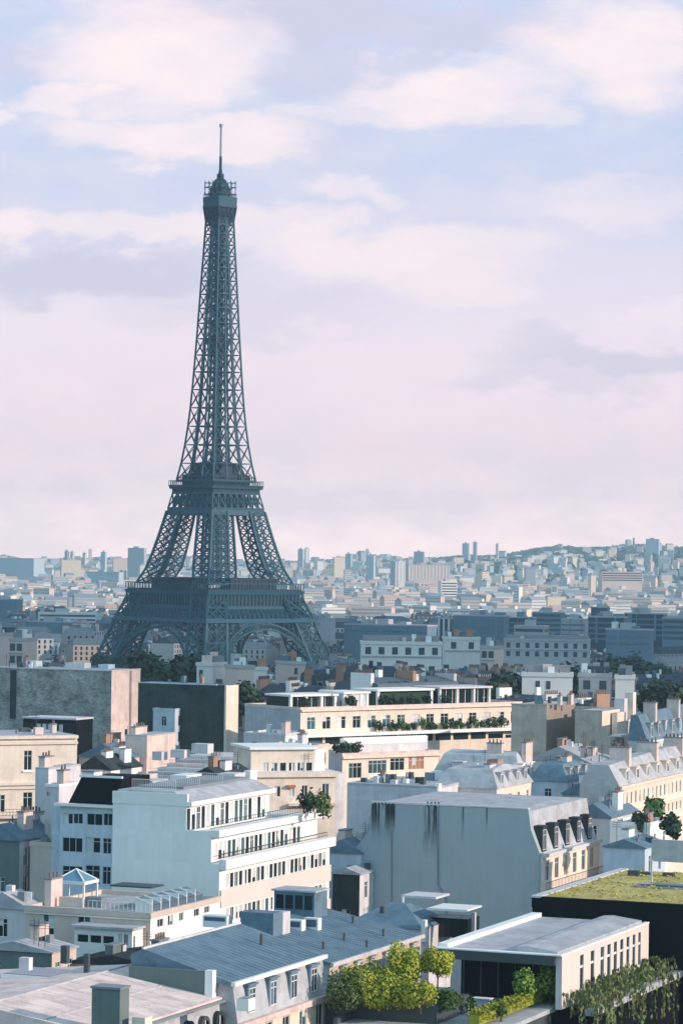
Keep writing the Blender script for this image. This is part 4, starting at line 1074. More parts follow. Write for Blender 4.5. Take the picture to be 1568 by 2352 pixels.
    def dormers(s, xe, ye0, ye1, n, zb, zt, run, w, cheek, style='std', roofm=None, side='right', depth=None):
        """dormers standing on a steep slope along one side"""
        for i in range(n):
            y = ye0 + (ye1-ye0)*(i+.5)/n
            bm = bmesh.new(); dx = depth or run
            if side == 'right':
                box(bm, xe-dx, xe-.12, y-w/2, y+w/2, zb, zt); box(bm, xe-dx-.1, xe+.05, y-w/2-.12, y+w/2+.12, zt, zt+.12)
                d = obj('dormer', bm, cheek, s.root); add_window(d, w-.36, zt-zb-.35, style, (xe-.10+.02, y-w/2+.18, zb+.15), pi/2)
            else:
                box(bm, y-w/2, y+w/2, xe+.12, xe+dx, zb, zt); box(bm, y-w/2-.12, y+w/2+.12, xe-.05, xe+dx+.1, zt, zt+.12)
                d = obj('dormer', bm, cheek, s.root); add_window(d, w-.36, zt-zb-.35, style, (y-w/2+.18, xe+.08, zb+.15), 0)
    def seams(s, x0, z0, x1, z1, y0, y1, step=.65, m=None, name='standing_seams'):
        bm = bmesh.new(); y = y0+step/2
        while y < y1:
            bar(bm, (x0, y, z0+.01), (x1, y, z1+.01), .03, .04); y += step
        return obj(name, bm, m or M_ZINC, s.root)
    def rail(s, p, q, h=1.0, n=None, m=None, name='railing', t=.04):
        p, q = Vector(p), Vector(q); bm = bmesh.new(); L = (q-p).length; n = n or int(L/.35)
        bar(bm, p+Vector((0,0,h)), q+Vector((0,0,h)), t*1.4); bar(bm, p+Vector((0,0,.12)), q+Vector((0,0,.12)), t)
        for i in range(n+1): bar(bm, p.lerp(q, i/n), p.lerp(q, i/n)+Vector((0,0,h)), t*.8)
        return obj(name, bm, m or M_RAIL, s.root)
    def done(s, clutter=0):
        for b in s.blocks: b.build()
        r = random.Random(int(s.O.x*17 + s.O.y*5))
        for k in range(clutter):
            x, y = s.W*r.uniform(.06, .9), s.D*r.uniform(.08, .85); q = r.random(); z = s.H
            if q < .5: w = r.uniform(.3, 1.5); s.box('roof_plant', r.choice([M_MGREY, M_WHITE, M_DGREY, M_LILAC, M_ZINC]), x, x+w, y, y+r.uniform(.3, 1.3), z-.2, z+r.uniform(.5, 1.5))
            elif q < .72: bm = bmesh.new(); tube(bm, (x, y, z-.3), (x, y, z+r.uniform(.7, 1.6)), .09, .09, 6); obj('vent_pipe', bm, M_DGREY, s.root)
            elif q < .86: s.chimney(x, x+.6, y, y+r.uniform(.8, 2.2), z-.2, z+r.uniform(.9, 1.8), r.choice([2, 3, 4]), r.choice([M_PINK, M_BRICK, M_GREYW]))
            else: bm = bmesh.new(); bar(bm, (x, y, z-.3), (x, y, z+2.8), .06); [bar(bm, (x-.55, y, z+1.9+.28*i), (x+.55, y, z+1.9+.28*i), .045) for i in range(3)]; obj('aerial', bm, M_DGREY, s.root)
        return s
def shrub(name, label, p, rx, h, n=260, leaf=.22, m=None, group=None, trunk=0.0, seed=0, sc=(1,1,1), cat='shrub', rz=0.0):
    rng = random.Random(seed + int(p[0]*13) + int(p[1]*7))
    t = thing(name, label, cat, p, rz, group); t.scale = sc
    bm = bmesh.new(); tube(bm, (0,0,-.1), (0,0,max(.4, trunk+.3)), .09, .06, 6)
    for i in range(3): a = i*2.1; tube(bm, (0,0,max(.2, trunk)), (cos(a)*rx*.4, sin(a)*rx*.4, max(.2, trunk)+h*.4), .05, .02, 5)
    obj('trunk', bm, M_BARK, t); obj('foliage', crown_bm(rx, h, n, leaf, rng, 12, trunk), m or M_LEAF2, t, norm=False)
    return t
M_SEDUM = mat('sedum roof planting', (0.46, 0.38, 0.14), rough=.95, var=.45, scale=.35, fine=.3)
M_HEDGE = mat('clipped hedge foliage', (0.23, 0.25, 0.025), rough=.85, var=.3, scale=.8, fine=.3)
M_MIDG = mat('terrace shrub foliage', (0.06, 0.11, 0.03), rough=.85, var=.35, scale=.6, fine=.25, rnd=.2)
M_FRESH = mat('fresh green shrub foliage', (0.17, 0.28, 0.05), rough=.85, var=.35, scale=.6, fine=.25)
M_VINE = mat('trailing plant foliage', (0.13, 0.17, 0.065), rough=.9, var=.4, scale=.7, fine=.3, rnd=.2)
M_DRY = mat('dry trailing stems', (0.26, 0.17, 0.10), rough=.9, var=.3)
M_SKYL = mat('skylight glazing', (0.09, 0.14, 0.20), rough=.2, var=.15, spec=.25)
M_ORANGE = mat('orange window awning', (0.45, 0.16, 0.07), var=.1)
M_WALLP = mat('stained grey party wall', (0.31, 0.385, 0.425), var=.08, streak=.055, scale=.3, fine=.02, patch=.02, pscale=.25, blot=.03, stain=[(1.6, 4.6, 27.0, 5.0), (7.9, 9.9, 27.0, 6.5), (12.6, 12.95, 27, 5.0), (15.5, 15.8, 27, 3.6)])

def build_foreground():
    A = {'std': 'std'}
    # ---- white terraced building with the blank end wall
    b = Bld('white modern building with tall blank end wall and long lit terraces of window bands', (504, 1985, 43.4), 258, 757)
    W, D = b.W, b.D; z = b.z
    zc, zb, za = z(43.4), z(46.5), z(50.1)
    C = b.block(z1=zc, m=M_WHITE, reveal=.02); B = b.block(x1=W-.95, y0=.0, y1=D-1.5, z0=zc, z1=zb, m=M_WHITE, reveal=.02); A_ = b.block(x1=W-3.8, y1=D*.72, z0=zb, z1=za-.9, m=M_WHITE, reveal=.02)
    # continuous bands: many lights side by side
    A_.row('right', 428, 1857, 1910, 640, 20, .80, ('plain', 'plain', 'std', 'plain', 'blind'))
    B.row('right', 490, 1936, 1977, 690, 20, .80, ('plain', 'plain', 'std', 'plain', 'plain', 'blind'))
    C.row('right', 517, 2007, 2042, 748, 24, .82, ('plain', 'plain', 'std', 'plain', 'blind'))
    C.row('right', 517, 2086, 2118, 748, 24, .80, ('plain', 'std', 'blind'))
    b.box('spandrel', M_PINKW, W+.003, W+.22, .1, D, z(38.9), z(40.7)); b.box('spandrel', M_PINKW, W+.003, W+.22, .1, D, z(33.5), z(36.9))
    b.box('terrace_parapet', M_WHITE, W-.05, W+.75, .0, D, zc-.55, zc+.45); b.box('terrace_parapet', M_WHITE, W-1.0, W-.05, .0, D-1.5, zb-.35, zb+.35)
    b.box('wall_return', M_WHITE, W-3.8, W-.95, .0, .25, zb, zb+.25)
    b.rail((W-.25, .3, zc+.45), (W-.25, D-.2, zc+.45), .5, 60); b.rail((W-1.2, .3, zb+.35), (W-1.2, D-1.8, zb+.35), .75, 60)
    b.box('cornice', M_WHITE, W-6, W-3.2, -.02, D*.72+.4, za-.9, za-.45); b.frustum('roof', M_ZINCL, 0, W-3.4, .3, D*.72, za-.45, za+.5, (.3, 2.2, .3, .3))
    b.box('end_wall_coping', M_WHITE2, -.05, W-3.7, -.06, .3, za-.9, za+.35)
    for (u0, u1, vt, vb, d, dep, m) in ((275, 300, 1800, 1828, 326, 3, M_WHITE), (310, 352, 1792, 1822, 330, 4, M_LILAC), (362, 384, 1796, 1820, 330, 2.5, M_MGREY), (392, 430, 1780, 1812, 336, 4, M_WHITE), (330, 345, 1778, 1796, 338, 2, M_PINK), (500, 540, 1776, 1800, 346, 3, M_LILAC), (560, 575, 1770, 1792, 350, 2, M_WHITE)):
        b.boxpx('roof_plant', m, u0, u1, vt, vb, d, dep)
    p = b.at(440, 1810, 328); b.box('roof_deck', M_MGREY, 1.0, W-6, 4, D*.7, za+.5, za+.75)
    for k in range(3): b.rail((1.0+.02*k, 2.5+6*k, za+.5), (W-6.2, 2.5+6*k, za+.5), 1.0, 22, M_WHITE2)
    b.done()
    for k, (u, v, s) in enumerate(((700, 1915, 1.3), (722, 1908, 1.5), (742, 1902, 1.2))):
        q = pd(u, v, 338-2*k); shrub('terrace_shrub', ['dark green', 'olive green', 'brownish green'][k] + ' bushy shrub on the far end of the white terraced building', (q.x, q.y, 46.6), s*.9, 1.9*s, 260, .2, [M_LEAF, M_MIDG, M_VINE][k], 'shrubs at the end of the white terraces')
    # ---- blue grey wing with ribbon windows and the black roof
    b = Bld('blue-grey rear wing with ribbon windows under a black sloping roof', (264, 1856, 48.6), 139, D=11)
    z = b.z; F = b.block(m=M_BLUEW)
    for r in ((146, 1868, 168, 1892), (169, 1868, 191, 1892), (200, 1868, 236, 1895), (238, 1868, 259, 1896), (144, 1923, 190, 1956), (198, 1923, 231, 1958), (237, 1925, 256, 1961), (144, 1988, 190, 2030), (197, 1987, 230, 2031), (236, 1990, 255, 2031)): F.wpx('front', *r, fr=M_BLUEW)
    b.box('cornice', M_WHITE2, -.5, b.W+.3, -.5, 0.3, b.H+.003, b.H+.28)
    b.frustum('roof', M_BLACK, .8, b.W+.2, .3, 8.5, b.H+.28, b.H+3.0, (1.0, .1, 1.0, .3))
    b.box('ridge_capping', M_WHITE2, 1.6, b.W+.2, 1.2, 1.5, b.H+3.0, b.H+3.22)
    b.box('side_bay', M_BLUEW, -1.6, -.003, 1.2, 9, 0, b.H-.2)
    b.chimney(1.0, 2.4, 3.0, 5.0, b.H, b.H+3.4, 0, M_WHITE)
    b.done()
    b = Bld('narrow pale lilac party wall block between the cream house and the blue-grey wing', (112, 1768, 51), 82, D=8)
    b.block(m=M_LILAC); b.flat(M_ZINCL, 0, b.W, 0, b.D, b.H); b.chimney(.15, .9, .5, 2.6, b.H, b.H+1.3, 3); b.done()
    b = Bld('small lilac roof box in front of the cream house', (136, 1808, 49.5), 105, D=5, name='roof_house', cat='roof house')
    F = b.block(m=M_LILAC); F.wpx('front', 108, 1818, 114, 1830); b.parapet(M_WHITE, 0, b.W, 0, b.D, b.H, .3); b.chimney(.9, 1.7, 1, 2.5, b.H, b.H+1.7, 2, M_PINK); b.done()
    # ---- gazebo
    p = gp(160, 2066, 40.2)
    g = thing('garden_gazebo', 'white framed gazebo with a blue pyramid canopy on a roof terrace', 'gazebo', p, YAW0); g.scale = (1.0, 1.0, .8)
    for sx in (-1.6, 1.6):
        for sy in (0, 3.0): bm = bmesh.new(); box(bm, sx-.09, sx+.09, sy-.09, sy+.09, 0, 2.1); obj('post', bm, M_WHITE2, g)
    bm = bmesh.new(); box(bm, -1.75, 1.75, -.15, .0, 1.95, 2.35); box(bm, -1.75, 1.75, 3.0, 3.15, 1.95, 2.35); box(bm, -1.75, -1.6, 0, 3, 1.95, 2.35); box(bm, 1.6, 1.75, 0, 3, 1.95, 2.35); obj('fascia', bm, M_WHITE2, g)
    bm = bmesh.new(); v = [bm.verts.new(q) for q in ((-1.6, .0, 2.36), (1.6, .0, 2.36), (1.6, 3.0, 2.36), (-1.6, 3.0, 2.36), (0, 1.5, 3.7))]
    for i in range(4): bm.faces.new((v[i], v[(i+1)%4], v[4]))
    bm.faces.new(v[:4][::-1]); obj('canopy', bm, mat('blue canopy cloth', (0.12, 0.25, 0.36), var=.1), g)
    bm = bmesh.new()
    for q in ((-1.6, .0), (1.6, .0), (1.6, 3.0), (-1.6, 3.0)): bar(bm, (q[0], q[1], 2.4), (0, 1.5, 3.74), .12)
    obj('canopy_ribs', bm, M_WHITE2, g)
    # ---- low cream house with the terrace and conservatory
    b = Bld('low cream house with french window and glass fenced roof terrace', (346, 2091, 41), 60, 506)
    z = b.z; W, D = b.W, b.D; F = b.block(z1=z(40.2), m=M_BEIGE, faces={'right': M_WHITE})
    F.wpx('front', 100, 2099, 125, 2166); F.wpx('front', 179, 2099, 208, 2127)
    for r in ((362, 2112, 376, 2131), (386, 2098, 398, 2122), (412, 2092, 422, 2112), (446, 2080, 458, 2098), (470, 2070, 482, 2086)): F.wpx('right', *r)
    b.box('string_course', M_CREAM, -.1, W+.1, -.15, -.003, z(40.0), z(40.15)); b.parapet(M_BEIGE, 0, W, 0, D, z(40.2), .55, .3, over=.1); b.flat(M_ZINCL, .3, W-.3, .3, D-.3, z(40.2), .12)
    b.rail((W*.5, .1, z(40.75)), (W-.1, .1, z(40.75)), .85, 14, M_WHITE2, 'glass_fence')
    for i in range(6):
        y = 1.2 + i*2.0; bm = bmesh.new()
        box(bm, W-2.2, W-.4, y, y+.12, z(40.3), z(41.9)); bar(bm, (W-2.2, y, z(42.0)), (W-.4, y, z(41.4)), .12); c = obj('conservatory_frame', bm, M_WHITE2, b.root)
        bm = bmesh.new(); quad(bm, [(W-2.2, y+.14, z(41.95)), (W-.4, y+.14, z(41.35)), (W-.4, y+1.9, z(41.35)), (W-2.2, y+1.9, z(41.95))]); quad(bm, [(W-.42, y+.14, z(40.4)), (W-.42, y+1.9, z(40.4)), (W-.42, y+1.9, z(41.3)), (W-.42, y+.14, z(41.3))]); obj('conservatory_glass', bm, M_SKYL, b.root)
    b.box('awning', M_DGREY, W-7.5, W-3.0, 6.5, 9.5, z(42.3), z(42.45)); b.box('terrace_wall', M_BEIGE, 1.6, 4.2, 4.0, 4.3, z(40.2), z(41.3)); b.box('planter', M_MGREY, W-9.5, W-7.7, 5.0, 6.0, z(40.2), z(41.3))
    b.chimney(.5, 1.2, 3, 5.5, z(40.2), z(43.0), 3)
    b.done()
    b = Bld('low white glazed annexe at the foot of the cream house', (304, 2137, 39.3), 172, D=4.5, name='annexe', cat='annexe')
    F = b.block(m=M_WHITE); F.row('front', 176, 2145, 2164, 264, 3, .9, ('plain',)); F.row('front', 270, 2145, 2170, 296, 2, .7); b.flat(M_ZINCL, -.3, b.W+.3, -.4, b.D, b.H, .22); b.done()
    # ---- bottom left: pink roof, arched dormers
    b = Bld('building with a broad pinkish roof, arched dormers and skylights at the bottom left', (549, 2284, 43.4), 20, W=20, D=26)
    z = b.z; W = b.W; e = z(43.4)
    # set back so that the eave runs along the picture's lower edge
    dy = -22.0
    b.prof('wall', M_BEIGE, [(0, 0), (W, 0), (W, e-3.2), (0, e-3.2)], dy, 1.0)
    b.prof('mansard', M_ZINCL, [(.0, e-3.2), (W, e-3.2), (W-.35, e), (.2, e)], dy, 1.0)
    b.prof('roof', M_PINKR, [(-.2, e+.004), (W-.1, e+.004), (W-.1, e+.15), (W-9.0, e+1.5), (-.2, e+.4)], dy-.2, 1.2)
    b.box('gutter', M_MGREY, W-.15, W+.2, dy, 1.1, e-.18, e+.0)
    for i in range(9):
        y = -.9 - 2.55*i
        bm = bmesh.new()
        n = 12; R = .75
        for k in range(n):
            a0, a1 = pi*k/n, pi*(k+1)/n
            p = [(W+.12, y - R*cos(a0), e-1.5+R*sin(a0)), (W+.12, y - R*cos(a1), e-1.5+R*sin(a1))]
            q = [(W+.12, y - .48*cos(a0), e-1.5+.48*sin(a0)), (W+.12, y - .48*cos(a1), e-1.5+.48*sin(a1))]
            quad(bm, [p[0], p[1], q[1], q[0]]); quad(bm, [p[0], (W-.9, p[0][1], p[0][2]), (W-.9, p[1][1], p[1][2]), p[1]])
        for s_ in (-1, 1): box(bm, W-.6, W+.12, y+s_*.62-.13, y+s_*.62+.13, e-3.0, e-1.5)
        d = obj('dormer', bm, M_SLATE if i % 2 else M_DGREY, b.root)
        bm = bmesh.new(); v = [bm.verts.new((W+.02, y - .5*cos(pi*k/10), e-1.5+.5*sin(pi*k/10))) for k in range(11)] + [bm.verts.new((W+.02, y+.5, e-2.9)), bm.verts.new((W+.02, y-.5, e-2.9))]
        bm.faces.new(v); w_ = obj('window', bm, M_GLASS, d)
        bm = bmesh.new(); box(bm, W+.03, W+.07, y-.05, y+.05, e-2.9, e-1.0); box(bm, W+.03, W+.07, y-.5, y+.5, e-1.95, e-1.85); obj('window_frame', bm, M_WHITE2, w_)
    for (u, v, w, d_) in ((110, 2232, 5.4, 4.2), (325, 2220, 1.0, 2.6), (565, 2290, .9, 1.2)):
        p = b.at(u, v, z=44.6); bm = bmesh.new(); box(bm, p.x-w/2, p.x+w/2, p.y-d_/2, p.y+d_/2, e+.3, e+1.14); o = obj('skylight', bm, M_WHITE2, b.root)
        bm = bmesh.new(); box(bm, p.x-w/2+.12, p.x+w/2-.12, p.y-d_/2+.12, p.y+d_/2-.12, e+1.145, e+1.18); obj('skylight_glass', bm, M_SKYL, o)
    p = b.at(245, 2352, 201); b.chimney(p.x-1.1, p.x+.95, p.y, p.y+1.4, e-2, b.at(245, 2272, 201).z, 0, M_DKGREEN)
    p = b.at(270, 2352, 201); b.box('chimney', M_CREAM, p.x+.95, p.x+1.9, p.y+.2, p.y+1.3, e-2, e+1.3)
    bm = bmesh.new(); bar(bm, (W-9.0, dy, e+1.52), (W-9.0, 1.2, e+1.52), .12); bar(bm, (W-4.4, dy, e+.84), (W-4.4, 1.2, e+.84), .08); obj('ridge_roll', bm, M_ZINCL, b.root)
    b.seams(W-.2, e+.15, W-9.0, e+1.5, dy, 1.0, 2.3, M_PINKR)
    for (u, v, w, d_, h, m) in ((150, 2200, .5, .5, .9, M_DGREY), (420, 2262, .4, .4, .8, M_DGREY), (335, 2244, 1.0, .7, .5, M_MGREY), (470, 2270, .35, .35, .7, M_DGREY), (60, 2215, .8, .6, .5, M_LILAC), (200, 2222, .35, .35, 1.0, M_DGREY)): b.roofbox('roof_vent', m, u, v, (W-.2, e+.15, W-9.0, e+1.5), w, d_, h)
    b.done()
    b = Bld('lilac zinc roof with round vents in the bottom left corner', (238, 2352, 42.6), -60, W=14, D=9)
    z = b.z; e = b.H
    b.prof('roof', M_ZINCL, [(0, e-1.0), (b.W, e-1.2), (b.W, e-1.0), (b.W*.55, e+.55), (0, e)], -10, b.D); b.block(z1=e-1.2, y0=-10, m=M_BEIGE)
    for (u, v) in ((80, 2290), (42, 2330), (150, 2300)):
        p = b.at(u, v, z=43); bm = bmesh.new(); tube(bm, (p.x, p.y, e-.2), (p.x, p.y, e+.75), .14, .14, 8); tube(bm, (p.x, p.y, e+.75), (p.x, p.y, e+.95), .26, .05, 8); obj('roof_vent', bm, M_DGREY, b.root)
    p = b.at(135, 2300, z=43); b.box('skylight', M_WHITE2, p.x-.2, p.x+2.2, p.y, p.y+1.4, e, e+.6)
    b.done()
    # ---- blue zinc roof with four dormers
    b = Bld('building with a smooth blue zinc roof and a row of four dormers', (547, 2262, 44.5), 20, 752, W=8.4)
    z = b.z; W, D = b.W, b.D; e = b.H
    F = b.block(z1=e-2.75, m=M_GREYW, faces={'right': M_CREAM}); 
    F.row('right', 556, 2352, 2420, 752, 5, .42)
    b.prof('mansard', M_ZINCL, [(0, e-2.74), (W, e-2.74), (W-.45, e-.0), (.05, e)], .0, D)
    b.prof('roof', M_ZINC, [(.2, e+.004), (W-.3, e+.004), (W-.3, e+.14), (W-7.4, e+2.15), (.0, e+1.7)], -.25, D+.2)
    b.box('eaves_trim', M_WHITE2, W-.42, W-.1, -.3, D+.3, e-.12, e+.17); b.box('cornice', M_PINK, W+.003, W+.45, -.2, D+.2, e-3.2, e-2.76)
    b.dormers(W+.05, .7, D-.6, 4, e-2.45, e-.35, .9, 1.5, M_ZINC, 'std')
    b.box('party_wall', M_WHITE, W-2.2, W-1.6, -.9, -.28, e-2.8, e+1.0); b.box('party_wall', M_DKGREEN, .1, W-2.2, -.7, -.26, e-3.5, e+.9)
    bm = bmesh.new(); bar(bm, (W-7.4, -.3, e+2.2), (W-7.4, D+.2, e+2.2), .16); obj('ridge_roll', bm, M_LILAC, b.root)
    for (u, v) in ((495, 2165), (600, 2172)): p = b.at(u, v, z=45.6); bm = bmesh.new(); tube(bm, (p.x, p.y, e+1), (p.x, p.y, e+2.0), .12, .12, 8); obj('roof_vent', bm, M_DGREY, b.root)
    b.seams(W-.4, e+.17, W-7.4, e+2.13, 0, D, .8)
    b.done()
    # ---- long blue zinc roof behind it
    b = Bld('long blue zinc roof carrying blocky chimneys, skylights and a zinc penthouse', (757, 2214, 42), 400, 966, W=16)
    z = b.z; W, D = b.W, b.D; e = b.H
    b.block(z1=e-.02, y1=D, m=M_GREYW, faces={'right': M_BEIGE})
    rz_ = 2.0; b.prof('roof', M_ZINC, [(0, e), (W+.2, e), (W+.2, e+.12), (W-9.5, e+rz_), (0, e+.4)], -.2, D)
    b.box('eaves_trim', M_LILAC, W+.1, W+.4, -.2, D, e-.2, e+.1)
    b.dormers(W+.35, 1.0, D-.5, 6, e-2.3, e-.5, .5, 1.2, M_ZINCL, 'std')
    pl = (W+.2, e+.12, W-9.5, e+rz_)
    c = b.roofbox('chimney', M_ZINC, 600, 2140, pl, 3.0, 2.0, 1.7); b.roofbox('chimney', M_LILAC, 640, 2140, pl, 1.4, 1.6, 1.7)
    for (u, v, w, d_, h) in ((676, 2132, 1.7, .9, .75), (718, 2132, 1.3, .8, .9), (500, 2118, 2.2, 1.2, .6)):
        o = b.roofbox('skylight', M_WHITE2, u, v, pl, w, d_, h); p = b.onroof(u, v, *pl); b.box('skylight_glass', M_SKYL, p.x-w/2+.15, p.x+w/2-.15, p.y-d_/2-.02, p.y-d_/2+.2, p.z+.15, p.z+h-.12, o)
    o = b.roofbox('penthouse', M_ZINC, 690, 2094, pl, 3.8, 3.0, 1.9); p = b.onroof(690, 2094, *pl); b.box('penthouse_roof', M_ZINCL, p.x-2.1, p.x+2.1, p.y-1.7, p.y+1.6, p.z+1.903, p.z+2.05, o)
    for i in range(4): b.box('penthouse_window', M_GLASS, p.x-1.7+.9*i, p.x-1.0+.9*i, p.y-1.56, p.y-1.4, p.z+.4, p.z+1.6, o)
    for (u, v) in ((790, 2160), (842, 2176), (880, 2150), (742, 2180), (810, 2120)):
        p = b.onroof(u, v, *pl); bm = bmesh.new(); tube(bm, (p.x, p.y, p.z-.3), (p.x, p.y, p.z+.5), .1, .1, 8); tube(bm, (p.x, p.y, p.z+.5), (p.x, p.y, p.z+.65), .2, .05, 8); obj('roof_vent', bm, M_DGREY, b.root)
    b.seams(W+.1, e+.13, W-9.5, e+rz_, 0, D-.2, .9)
    b.done()
    # ---- little house with canopies under the grey wall
    b = Bld('small house with a low zinc roof and two flat white canopies under the grey wall', (972, 2134, 39.2), 792, D=8, name='small_house', cat='house')
    z = b.z; W = b.W; e = b.H
    b.block(m=M_LILAC); b.frustum('roof', M_ZINC, -.2, W+.1, -.3, 8.2, e+.004, e+1.9, (3.4, 3.2, 3.6, 3.6)); b.box('gable_edge', M_WHITE2, W-.1, W+.3, -.35, .3, e-1.2, e+.9)
    b.boxpx('glazed_porch', M_GLASS, 982, 1072, 2106, 2150, 301, 3.5); b.boxpx('canopy', M_WHITE2, 978, 1066, 2086, 2090, 299, 5.0); b.boxpx('canopy', M_LILAC, 920, 1000, 2056, 2061, 304, 4.0); b.boxpx('post', M_WHITE2, 922, 926, 2060, 2084, 303, .2)
    b.boxpx('chimney', M_DGREY, 872, 880, 2082, 2098, 296, .6); b.boxpx('chimney', M_LILAC, 1082, 1090, 2096, 2142, 300, .4)
    for i in range(4): b.boxpx('porch_bar', M_MGREY, 996+18*i, 998+18*i, 2106, 2150, 300.9, .08)
    b.done()
    # ---- the huge blank grey wall with its mansard
    b = Bld('tall blank grey party wall building with stained flues and a slit-dormered mansard', (1242, 1962, 42), 822, 1376)
    z = b.z; W, D = b.W, b.D; e = b.H
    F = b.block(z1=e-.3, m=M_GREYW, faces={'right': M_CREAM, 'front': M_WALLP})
    q = [F.px('front', u, v) for u, v in ((1238, 1958), (1219, 1906), (1213, 1859), (852, 1846), (851, 1906), (828, 1946))]
    F.x0 = 0.0
    b.prof('gable_wall', M_WALLP, [(-.2, 0), (W, 0)] + [(a, h) for a, h in q[:5]] + [(-.2, q[5][1])], -.10, .5)
    top = q[2][1]-.25; xr = q[2][0]
    b.prof('mansard', M_ZINCL, [(0, e-.29), (W-.2, e-.29), (q[0][0]-.15, q[0][1]-.2), (q[1][0]-.1, q[1][1]-.1), (xr-.1, top), (1.6, top), (.6, e+1)], .5, D)
    b.frustum('roof', M_ZINCL, 1.6, xr-.1, .5, D, top+.003, top+.15, (.3, 1.2, .2, 1.5), .1)
    b.box('gutter', M_LILAC, W-.3, W+.35, .5, D, e-.45, e-.1)
    hx = W-.35
    for i in range(5):
        y = 2.2 + (D-5)*i/4
        bm = bmesh.new(); box(bm, xr-.4, hx, y-.8, y+.8, e+.1, e+2.9); box(bm, xr-.6, hx+.1, y-.9, y+.9, e+2.9, e+3.05)
        d = obj('dormer', bm, M_SLATE, b.root); add_window(d, 1.15, 2.3, 'std', (hx+.01, y-.58, e+.3), pi/2)  # shade on the front-facing cheeks is put into the dark slate colour
    F.row('right', 1246, 1978, 2026, 1368, 6, .42, ('std', 'std', 'shut'))
    b.rail((W+.55, .3, e-4.2), (W+.55, D-.3, e-4.2), .95, 40); b.box('balcony', M_BEIGE, W+.003, W+.7, .2, D-.2, e-4.4, e-4.2)
    # flues cut off at the top of the wall, drain pipe
    for (u0, u1) in ((856, 904), (976, 1010)):
        a0, h0 = F.px('front', u0, 1847); a1, _ = F.px('front', u1, 1847)
        n = 6 if u1-u0 > 40 else 4
        for i in range(n): bm = bmesh.new(); x = a0+(a1-a0)*(i+.5)/n; tube(bm, (x, .2, h0-.3), (x, .2, h0+.28), .13, .1, 6); obj('chimney_pot', bm, M_DGREY, b.root)
    bm = bmesh.new(); pts = [F.px('front', u, v) for u, v in ((1006, 1850), (1006, 2030), (1024, 2062), (1026, 2110))]
    for (a, h), (a2, h2) in zip(pts, pts[1:]): bar(bm, (a, -.18, h), (a2, -.18, h2), .16)
    obj('drain_pipe', bm, M_MGREY, b.root); bm = bmesh.new()
    pts = [F.px('front', u, v) for u, v in ((900, 1905), (900, 2100))]
    bar(bm, (pts[0][0], -.16, pts[0][1]), (pts[1][0], -.16, pts[1][1]), .10); obj('drain_pipe', bm, M_MGREY, b.root)
    b.box('coping', M_LILAC, q[3][0], xr, -.14, .55, q[2][1]+.003, q[2][1]+.14)
    b.done()
    # ---- lilac wall behind it
    b = Bld('pale lilac blank wall building behind the big grey wall', (1004, 1812, 46.9), 797, D=14)
    F = b.block(m=M_LILAC); b.flat(M_ZINCL, 0, b.W, 0, b.D, b.H, .3); b.box('chimney', M_WHITE, b.W-.5, b.W+.1, .3, 1.2, b.H-3, b.H+.6)
    for i in range(7): b.box('roof_vent', [M_DGREY, M_WHITE, M_SLATE][i % 3], 1+1.3*i, 1.6+1.3*i, 2+(i % 3), 2.8+(i % 3), b.H+.3, b.H+.8+.2*(i % 4))
    b.done(10)
    # ---- modern white pavilion with slit windows
    b = Bld('white modern penthouse with a row of dark slit windows and a dark glass front', (1290, 2196, 44.2), 1010, 1489, z0=30)
    z = b.z; W, D = b.W, b.D; e = b.H; fl = z(40.2)
    F = b.block(x0=W-.5, y0=0, z0=fl-.2, z1=e-.01, m=M_PINKW, faces={'front': M_LILAC})
    for (u0, u1) in ((1331, 1339), (1355.5, 1363.5), (1378, 1386), (1393.5, 1401), (1408.5, 1415.5), (1423, 1430), (1437.5, 1444), (1451.5, 1457.5), (1464.5, 1470)):
        k = (u0-1331)/(1457-1331); a0, _ = F.px('right', u0, 2225-42*k); a1, _ = F.px('right', u1, 2225-42*k); F.win('right', a0, fl+.75, max(.3, a1-a0), 2.75, 'slit')
    b.box('lower_wall', M_DGREY, 0, W-.1, 3.0, D, 0, fl-.2); b.box('glass_front', M_BLACK, .6, W-.5, 3.4, D-.3, fl, e-.35)
    for i in range(7): b.box('mullion', M_DGREY, .8+1.45*i, .9+1.45*i, 3.32, 3.4, fl, e-.5)
    b.box('fascia', M_DGREY, -.2, W-.503, -.35, .0, e-.75, e-.02); b.box('roof', M_ZINCL, -.2, W-.505, 0.003, D, e-.35, e); b.box('roof_edge', M_WHITE, -.25, W+.05, -.4, .35, e+.003, e+.10); b.box('roof_edge', M_WHITE, -.35, .5, .36, D, e+.003, e+.35); b.box('roof_edge', M_WHITE, W-.35, W+.05, .36, D, e+.003, e+.10)
    bm = bmesh.new(); prism_xz(bm, [(W*.62, e+.002), (W-.5, e+.002), (W-.5, e+.24), (W*.70, e+.55), (W*.62, e+.5)], .4, D-.5); obj('raised_roof', bm, M_ZINCL, b.root)
    b.done()
    bt = Bld('planted roof terrace in front of the dark glass penthouse front', (1290, 2304, 40.1), 1010, D=5, name='roof_terrace', cat='roof terrace', z0=30)
    bt.box('floor', M_GREYW, -2.0, bt.W, -18, 4.5, bt.H-.4, bt.H-.05); bt.box('wall', M_DGREY, -2.0, bt.W-.1, -18, 3, 0, bt.H-.41); bt.box('parapet', M_DGREY, -2.0, -1.7, -18, 3, bt.H-.05, bt.H+.4); bt.done()
